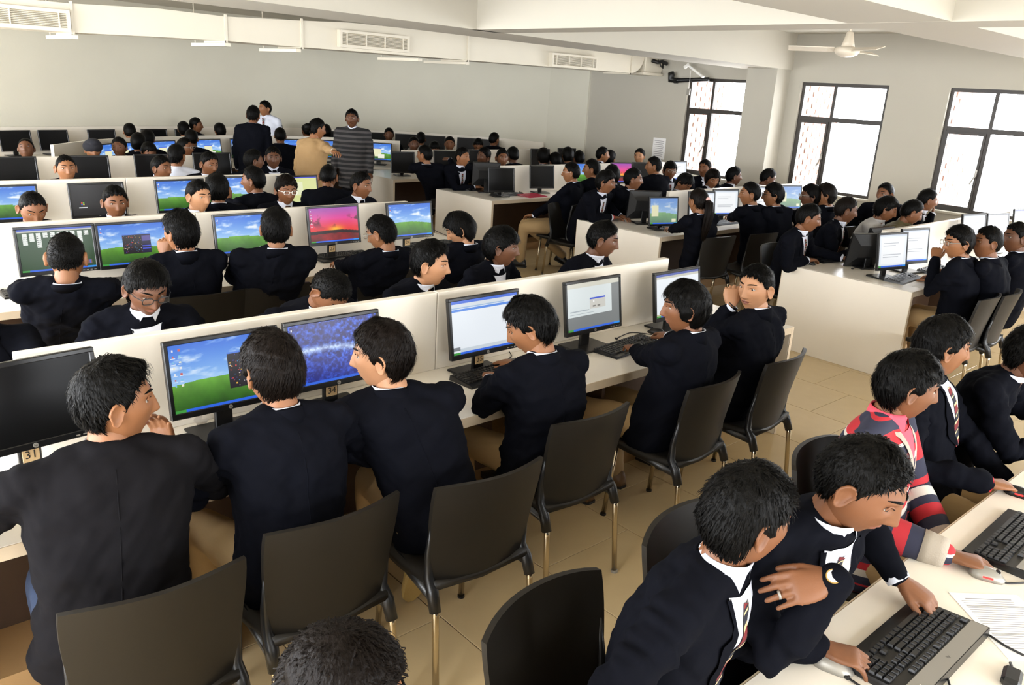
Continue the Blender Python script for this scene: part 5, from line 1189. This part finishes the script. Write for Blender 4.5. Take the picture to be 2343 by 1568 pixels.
person('boy in profile with a white collar right of the ponytail', z_(1715, 445, 1.2), 10, look=-42, lod=1, hip=(7.75, 4.65), hair='short', skin=3, hands=(on(1655, 505, .8), None), group=G8, seed=94)
person('bushy-haired boy in glasses second right of the ponytail', z_(1768, 448, 1.19), 10, look=-40, lod=1, hip=(8.0, 4.55), hair='thick', skin=3, glasses='black', group=G8, seed=95)
person('boy with frizzy hair and glasses third right of the ponytail', z_(1853, 450, 1.18), 10, look=-44, lod=1, hip=(8.45, 4.5), hair='thick', skin=1, glasses='metal', group=G8, seed=96)
person('boy with sunlit hair resting his cheek on his hand', z_(1888, 448, 1.2), 10, look=-30, lod=1, hip=(8.75, 4.55), hair='thick', skin=3, hands=(on(1866, 462, 1.08), None), hdir=((0, .2, 1), None), curl=(.3, .3, .2), group=G8, seed=97, hcol=1)
chair(9.8, 6.85, 200, 'dark chair of the boy below the first window', 'dark chairs across the aisle'); chair(8.78, 4.45, 10, 'dark chair of the boy with sunlit hair', 'dark chairs across the aisle')
for x, y, a, lab in ((6.75, 4.68, 6, 'glossy dark chair behind the ponytail girl'), (7.4, 4.6, 4, 'dark chair behind the boy in white collar, ponytail bench'), (6.85, 3.72, 178, 'dark chair with a bright window gleam at the glossy bench')):
    chair(x, y, a, lab, 'dark chairs across the aisle')
person('boy with a mouse at the far corner of the glossy bench', z_(1850, 500, 1.18), 172, look=148, pitch=10, lod=1, hip=(6.85, 3.85), hair='short', skin=0, hands=(on(1925, 590, .8), on(1845, 596, .79)), group=G9, seed=101)
person('boy in dark jacket second along the glossy bench, in profile', z_(1936, 482, 1.19), 165, look=140, pitch=8, lod=1, hip=(7.6, 3.9), hair='short', skin=1, hands=(None, on(1950, 578, .8)), group=G9, seed=102, hcol=1)
person('boy in light grey shirt looking down at the glossy bench', z_(2027, 480, 1.18), 170, look=150, pitch=16, lod=1, hip=(8.15, 3.8), hair='thick', skin=0, top='grey', group=G9, seed=103)
person('boy in olive shirt looking down behind the glossy partition', z_(2086, 487, 1.17), 165, look=142, pitch=18, lod=1, hip=(8.3, 3.7), hair='short', skin=0, top='olive', group=G9, seed=104)
person('boy with his fist at his mouth beside the last window', z_(2122, 459, 1.2), 165, look=138, pitch=6, lod=1, hip=(9.5, 4.0), hair='short', skin=0, hands=(None, on(2133, 490, 1.05)), hdir=(None, (0, 0, 1)), curl=(1, 1, .7), group=G9, seed=105)
person('boy in dark hooded jacket looking left by the windows', z_(2024, 445, 1.2), 230, look=-78, lod=1, hip=(9.75, 4.35), hair='short', skin=0, group=G9, seed=106, collar=False, front=False)
person('boy in rimless glasses resting his chin on his hand', z_(2192, 556, 1.2), -2, look=-50, pitch=6, lod=1, hip=(6.76, 2.2), legpose=(((6.74, 2.62, .5), (6.75, 2.6, .1)), ((6.98, 2.6, .5), (6.98, 2.55, .1))), hair='thick', skin=3, glasses='metal', hands=(on(2140, 595, 1.03), on(2135, 640, .79)), hdir=((.3, .1, .5), None), curl=(.9, .9, .5), poles=((-.4, -.1, -.9), None), group=G9, seed=107, legs=True)
person('boy with white collar second on the near side of the glossy bench', z_(2258, 556, 1.2), 0, look=-46, lod=1, hip=(7.05, 2.05), hair='short', skin=0, group=G9, seed=108)
person('boy at the right edge on the near side of the glossy bench', z_(2324, 545, 1.19), 0, look=-50, lod=1, hip=(7.55, 2.1), hair='short', skin=1, group=G9, seed=109)
for x, y, a, lab in ((6.52, 2.18, -4, 'glossy dark chair of the chin-resting boy'), (6.85, 2.14, -6, 'glossy dark chair beside the chair of the chin-resting boy')):
    chair(x, y, a, lab, 'dark chairs across the aisle')
# corner desk
person('student at the bottom edge of whom only dark hair and forehead show', z_(785, 1590, 1.15), 150, look=140, pitch=18, lod=0, hip=(.5, 1.2), hair='short', skin=3, group=GN, seed=111, hcol=1, legs=True)
n1, arm1, _ = person('student in the bottom corner turning his head, hand raised with a ring', z_(1712, 1184, 1.19), 165, look=118, pitch=8, lod=0, hip=(1.42, 1.02), hair='thick', skin=0, hands=(z_(1915, 1325, 1.08), (1.25, .95, .72)), hdir=(tuple(-CR*.95-CU*.22+CF*.1), None), palm=(tuple(-CF*.8+CU*.5), None), curl=(.22, .25, .15), poles=((-.35, -.5, -1), None), group=GN, seed=112)
n2, arm2, _ = person('student in white collar and striped tie looking down at the keyboard', z_(1972, 1112, 1.25), 190, look=172, pitch=22, lod=0, hip=(2.05, 1.1), hair='short', skin=0, hands=(on(2052, 1322, .82), on(1868, 1478, .785)), hdir=((.12, -.9, -.3), (.35, -.75, 0)), curl=(.45, .5, .35), group=GN, seed=113)
person('student in red and navy striped sweater over a coral shirt', z_(2078, 885, 1.18), 170, look=140, pitch=8, lod=0, hip=(2.84, 1.1), hair='thick', skin=0, top='bright', hands=((2.95, .82, .6), on(2165, 1268, .785)), hdir=(None, (.45, -.8, -.05)), legs=True, group=GN, seed=114)
n4, arm4, _ = person('student with swept-back hair and striped tie beside the striped sweater', z_(2158, 795, 1.2), 168, look=138, pitch=4, lod=0, hip=(3.48, 1.14), hair='thick', skin=3, hands=((3.7, .85, .6), on(2250, 1105, .785)), hdir=(None, (.75, -.6, -.05)), legs=True, group=GN, seed=115)
person('student in dark jacket bending at the right edge by the corner desk', z_(2365, 810, 1.15), 175, look=160, pitch=20, lod=0, hip=(4.05, 1.28), hair='thick', skin=1, group=GN, seed=116, front=False)
for x, y, a, lab in ((1.33, 1.02, 174, 'black chair at the bottom edge behind the head-turning student'), (1.98, 1.06, 176, 'black chair peeking out behind the student in white collar'), (2.85, 1.08, 172, 'black chair with a gleaming edge behind the striped sweater'), (3.55, 1.1, 176, 'black chair behind the student with swept-back hair')):
    chair(x, y, a, lab, 'dark chairs at the corner desk')
# ------------------------------------------------------------------ small things
CABLE = mat('black_cable', (18, 17, 16), .5)
def cable(pts, label, r=.003, m=CABLE, name='cable', grp='cables on the desks'):
    pts = [Vector(p) for p in pts]; P = []
    Q = [pts[0]]+pts+[pts[-1]]
    for i in range(1, len(Q)-2):
        for k in range(6):
            t = k/6; a, b, c, d = Q[i-1:i+3]; P.append(.5*((2*b)+(c-a)*t+(2*a-5*b+4*c-d)*t*t+(3*b-a-3*c+d)*t**3))
    P.append(pts[-1]); o = link(name, None, None, (pts[0].x, pts[0].y, .75)); tag(o, label, 'cable', grp)
    MB().tube([p-o.location for p in P], r, 6).obj('cord', m, o, True); MB().box((P[0]-o.location), (.012, .02, .01), bev=.002).obj('plug', m, o); return o
def dk(u, v, z=.754): return atz(u, v, z)
cable([dk(455, 985), dk(500, 982), dk(545, 968), dk(590, 966)], 'black cable before the pinball monitor')
cable([dk(520, 985), dk(530, 1000), dk(520, 1020), dk(505, 1035)], 'black keyboard cable running down from the pinball monitor')
cable([dk(1160, 800, .76), dk(1170, 815), dk(1150, 830), dk(1135, 842)], 'black cable below monitor 35')
cable([dk(1410, 775), dk(1440, 762), dk(1470, 763), dk(1492, 766)], 'black mouse cable curling below the dialog monitor')
cable([dk(2218, 1432), dk(2260, 1452), dk(2300, 1478), dk(2343, 1500)], 'black cable leaving the big keyboard under the paper')
cable([dk(1935, 1548), dk(1960, 1565), dk(1990, 1585)], 'black cable of the silver mouse at the bottom edge')
cable([dk(2285, 1330), dk(2310, 1335), dk(2350, 1333)], 'black cable of the mouse under the striped sleeve')
cable([dk(2140, 1500), dk(2160, 1530), dk(2175, 1575)], 'black cable trailing from the big keyboard to the bottom edge')
cable([dk(95, 625), dk(105, 640), dk(120, 650), dk(135, 655)], 'black cable under the card game monitor')
cable([dk(985, 520), dk(1000, 530), dk(1025, 540), dk(1045, 548)], 'black mouse cable at the end of the second bench')
cable([dk(1560, 505), dk(1545, 512), dk(1530, 520)], 'loose cable at the corner of the ponytail bench')
cable([dk(1950, 615), dk(1975, 610), dk(1990, 618)], 'thin cable at the corner of the glossy bench')
for u, v, lab in ((468, 983, 'round cable hole beside the pinball monitor foot'), (80, 640, 'round cable hole under the card game monitor')):
    o = thing('cable_grommet', lab, 'cable hole', dk(u, v, .7505)); MB().loft([[(r*math.cos(2*math.pi*k/20), r*math.sin(2*math.pi*k/20), z) for k in range(20)] for r, z in ((.036, 0), (.036, .002), (.03, .002))], cap=False).obj('rim', EDGE, o); MB().loft([[(r*math.cos(2*math.pi*k/20), r*math.sin(2*math.pi*k/20), z) for k in range(20)] for r, z in ((.03, .0005), (.03, .0012))]).obj('shade_disc', SHADE, o)  # flat dark disc on the worktop paints the shade of the hole
# crumpled plastic strip by the hole
o = thing('plastic_strip', 'crumpled clear plastic strip beside the pinball monitor foot', 'plastic', dk(455, 978, .751)); PLS = mat('clear_plastic', (214, 204, 190), .3, trans=.3)
rows = [[(.012*q+.006*math.sin(k*2), .01*math.sin(k*1.3+q), .004+.012*k) for q in (-1, 0, 1)] for k in range(8)]; MB().grid(rows).obj('film', PLS, o, True); MB().grid([[(.015*q+.02, .012*math.cos(k), .003+.008*k) for q in (-1, 1)] for k in range(5)]).obj('fold', PLS, o, True)
o = thing('plastic_sleeve', 'clear plastic document sleeve below monitor 31', 'sleeve', dk(40, 1050, .7512), .3); MB().bar(-.11, .11, -.15, .15, 0, .003, bev=.001).obj('film', PLS, o); MB().bar(-.09, .1, -.13, .12, .003, .004).obj('sheet', PAPER, o)
# red folder, papers
o = thing('red_folder', 'red plastic folder on the bench across the aisle', 'folder', desk(1218, 449), .1)
MB().bar(-.17, .17, -.12, .12, 0, .004, bev=.001).obj('cover', REDF, o); MB().box((0, .0, .012), (.34, .235, .003), Matrix.Rotation(.06, 3, 'X')).obj('flap', REDF, o); MB().bar(-.15, .15, -.1, .1, .0045, .006).obj('sheet', PAPER, o)
def sheet(u, v, rz, label, w_=.21, h_=.297, lines=0):
    o = thing('paper_sheet', label, 'paper', desk(u, v), math.radians(rz)); MB().bar(-w_/2, w_/2, -h_/2, h_/2, 0, .0008).obj('page', PAPER, o)
    for k in range(lines):
        y = h_/2-.03-.0105*k; l = w_/2-.018
        if k == 0: MB().bar(-l*.8, l*.8, y, y+.0025, .0008, .0011).obj('text_line', INK, o)
        elif k in (3, 15): MB().bar(-l, l, y, y+.0012, .0008, .0011).obj('rule_line', INKB, o); MB().bar(-l, l, y-.004, y-.0028, .0008, .0011).obj('rule_line', INKB, o)
        else: MB().bar(-l, l-.03*random.random(), y, y+.0014, .0008, .001).obj('text_line', INK, o)
    return o
sheet(2318, 1432, -40, 'printed form lying on the corner desk by the big keyboard', lines=22)
sheet(25, 676, 5, 'white paper on the left end of the second bench', .3, .2)
sheet(1075, 655, 2, 'blank paper beyond the nearest partition', .2, .14) if 0 else None
sheet(2112, 655, 8, 'white paper at the near corner of the glossy bench', .2, .12)
o = thing('adapter', 'small black adapter lying at the bottom right edge', 'adapter', desk(2312, 1562), .2); MB().box((0, 0, .014), (.07, .045, .028), bev=.008).obj('case', SLEEVE, o); MB().tube([(.035, 0, .012), (.08, .01, .004)], .004, 6).obj('cord', CABLE, o)
# phone in a hand
c = atz(519, 455, 1.02); o = thing('phone', 'white phone held up before a green hill screen', 'phone', c, .2); MB().box((0, 0, 0), (.06, .008, .115), bev=.003).obj('case', WHITEP, o); MB().bar(-.026, .026, -.0046, -.004, -.045, .045).obj('screen', mat('phone_glow', (200, 226, 190), .3, emit=.8), o)
# wrist things
def band(root, p, d, r, m, nm, w_=.006):
    p = Vector(p)-Vector((root.location.x, root.location.y, 0)); d = Vector(d).normalized(); MB().tube([p-d*w_, p+d*w_], r, 18).obj(nm, m, root, True)
S, E_, W = arm1[0]; d = (W-E_).normalized()
hd1 = (-CR*.95-CU*.22+CF*.1).normalized()
o = thing('wristwatch', 'wristwatch with a gold rim on the raised hand', 'watch', W+hd1*.012); x_ = hd1.cross(-CF).normalized()
MB().tube([-hd1*.009, hd1*.009], .031, 18).obj('strap', SLEEVE, o, True)
nrm = (-CF*.8+CU*.5); nrm = (nrm-hd1*nrm.dot(hd1)).normalized(); MB().tube([nrm*.022, nrm*.034], .017, 20).obj('watch_case', GOLD, o); MB().tube([nrm*.034, nrm*.0345], .014, 20).obj('dial', WHITEP, o)

for k in (0, .012): S, E_, W = arm6[0]; d = (W-E_).normalized(); band(a6, W-d*(.03+k)+d*.05, d, .0305, SLEEVE, 'bracelet', .002)
for rt_, (S, E_, W) in ((rt, armr[1]), (n4, arm4[1])): d = (W-E_).normalized(); band(rt_, W+d*.018, d, .031, THREAD, 'wrist_thread', .008)
pr_ = W  # ring on the raised hand
S, E_, W = arm1[0]; n1o = Vector((n1.location.x, n1.location.y, 0)); rp = W+hd1*.135-n1o; xx_ = hd1.cross(nrm).normalized()
MB().tube([rp-hd1*.0025+xx_*-.01-nrm*.006, rp+hd1*.0025+xx_*-.01-nrm*.006], .0105, 14).obj('ring', SILV, n1, True)
bpy.data.scenes.remove(TMPS)
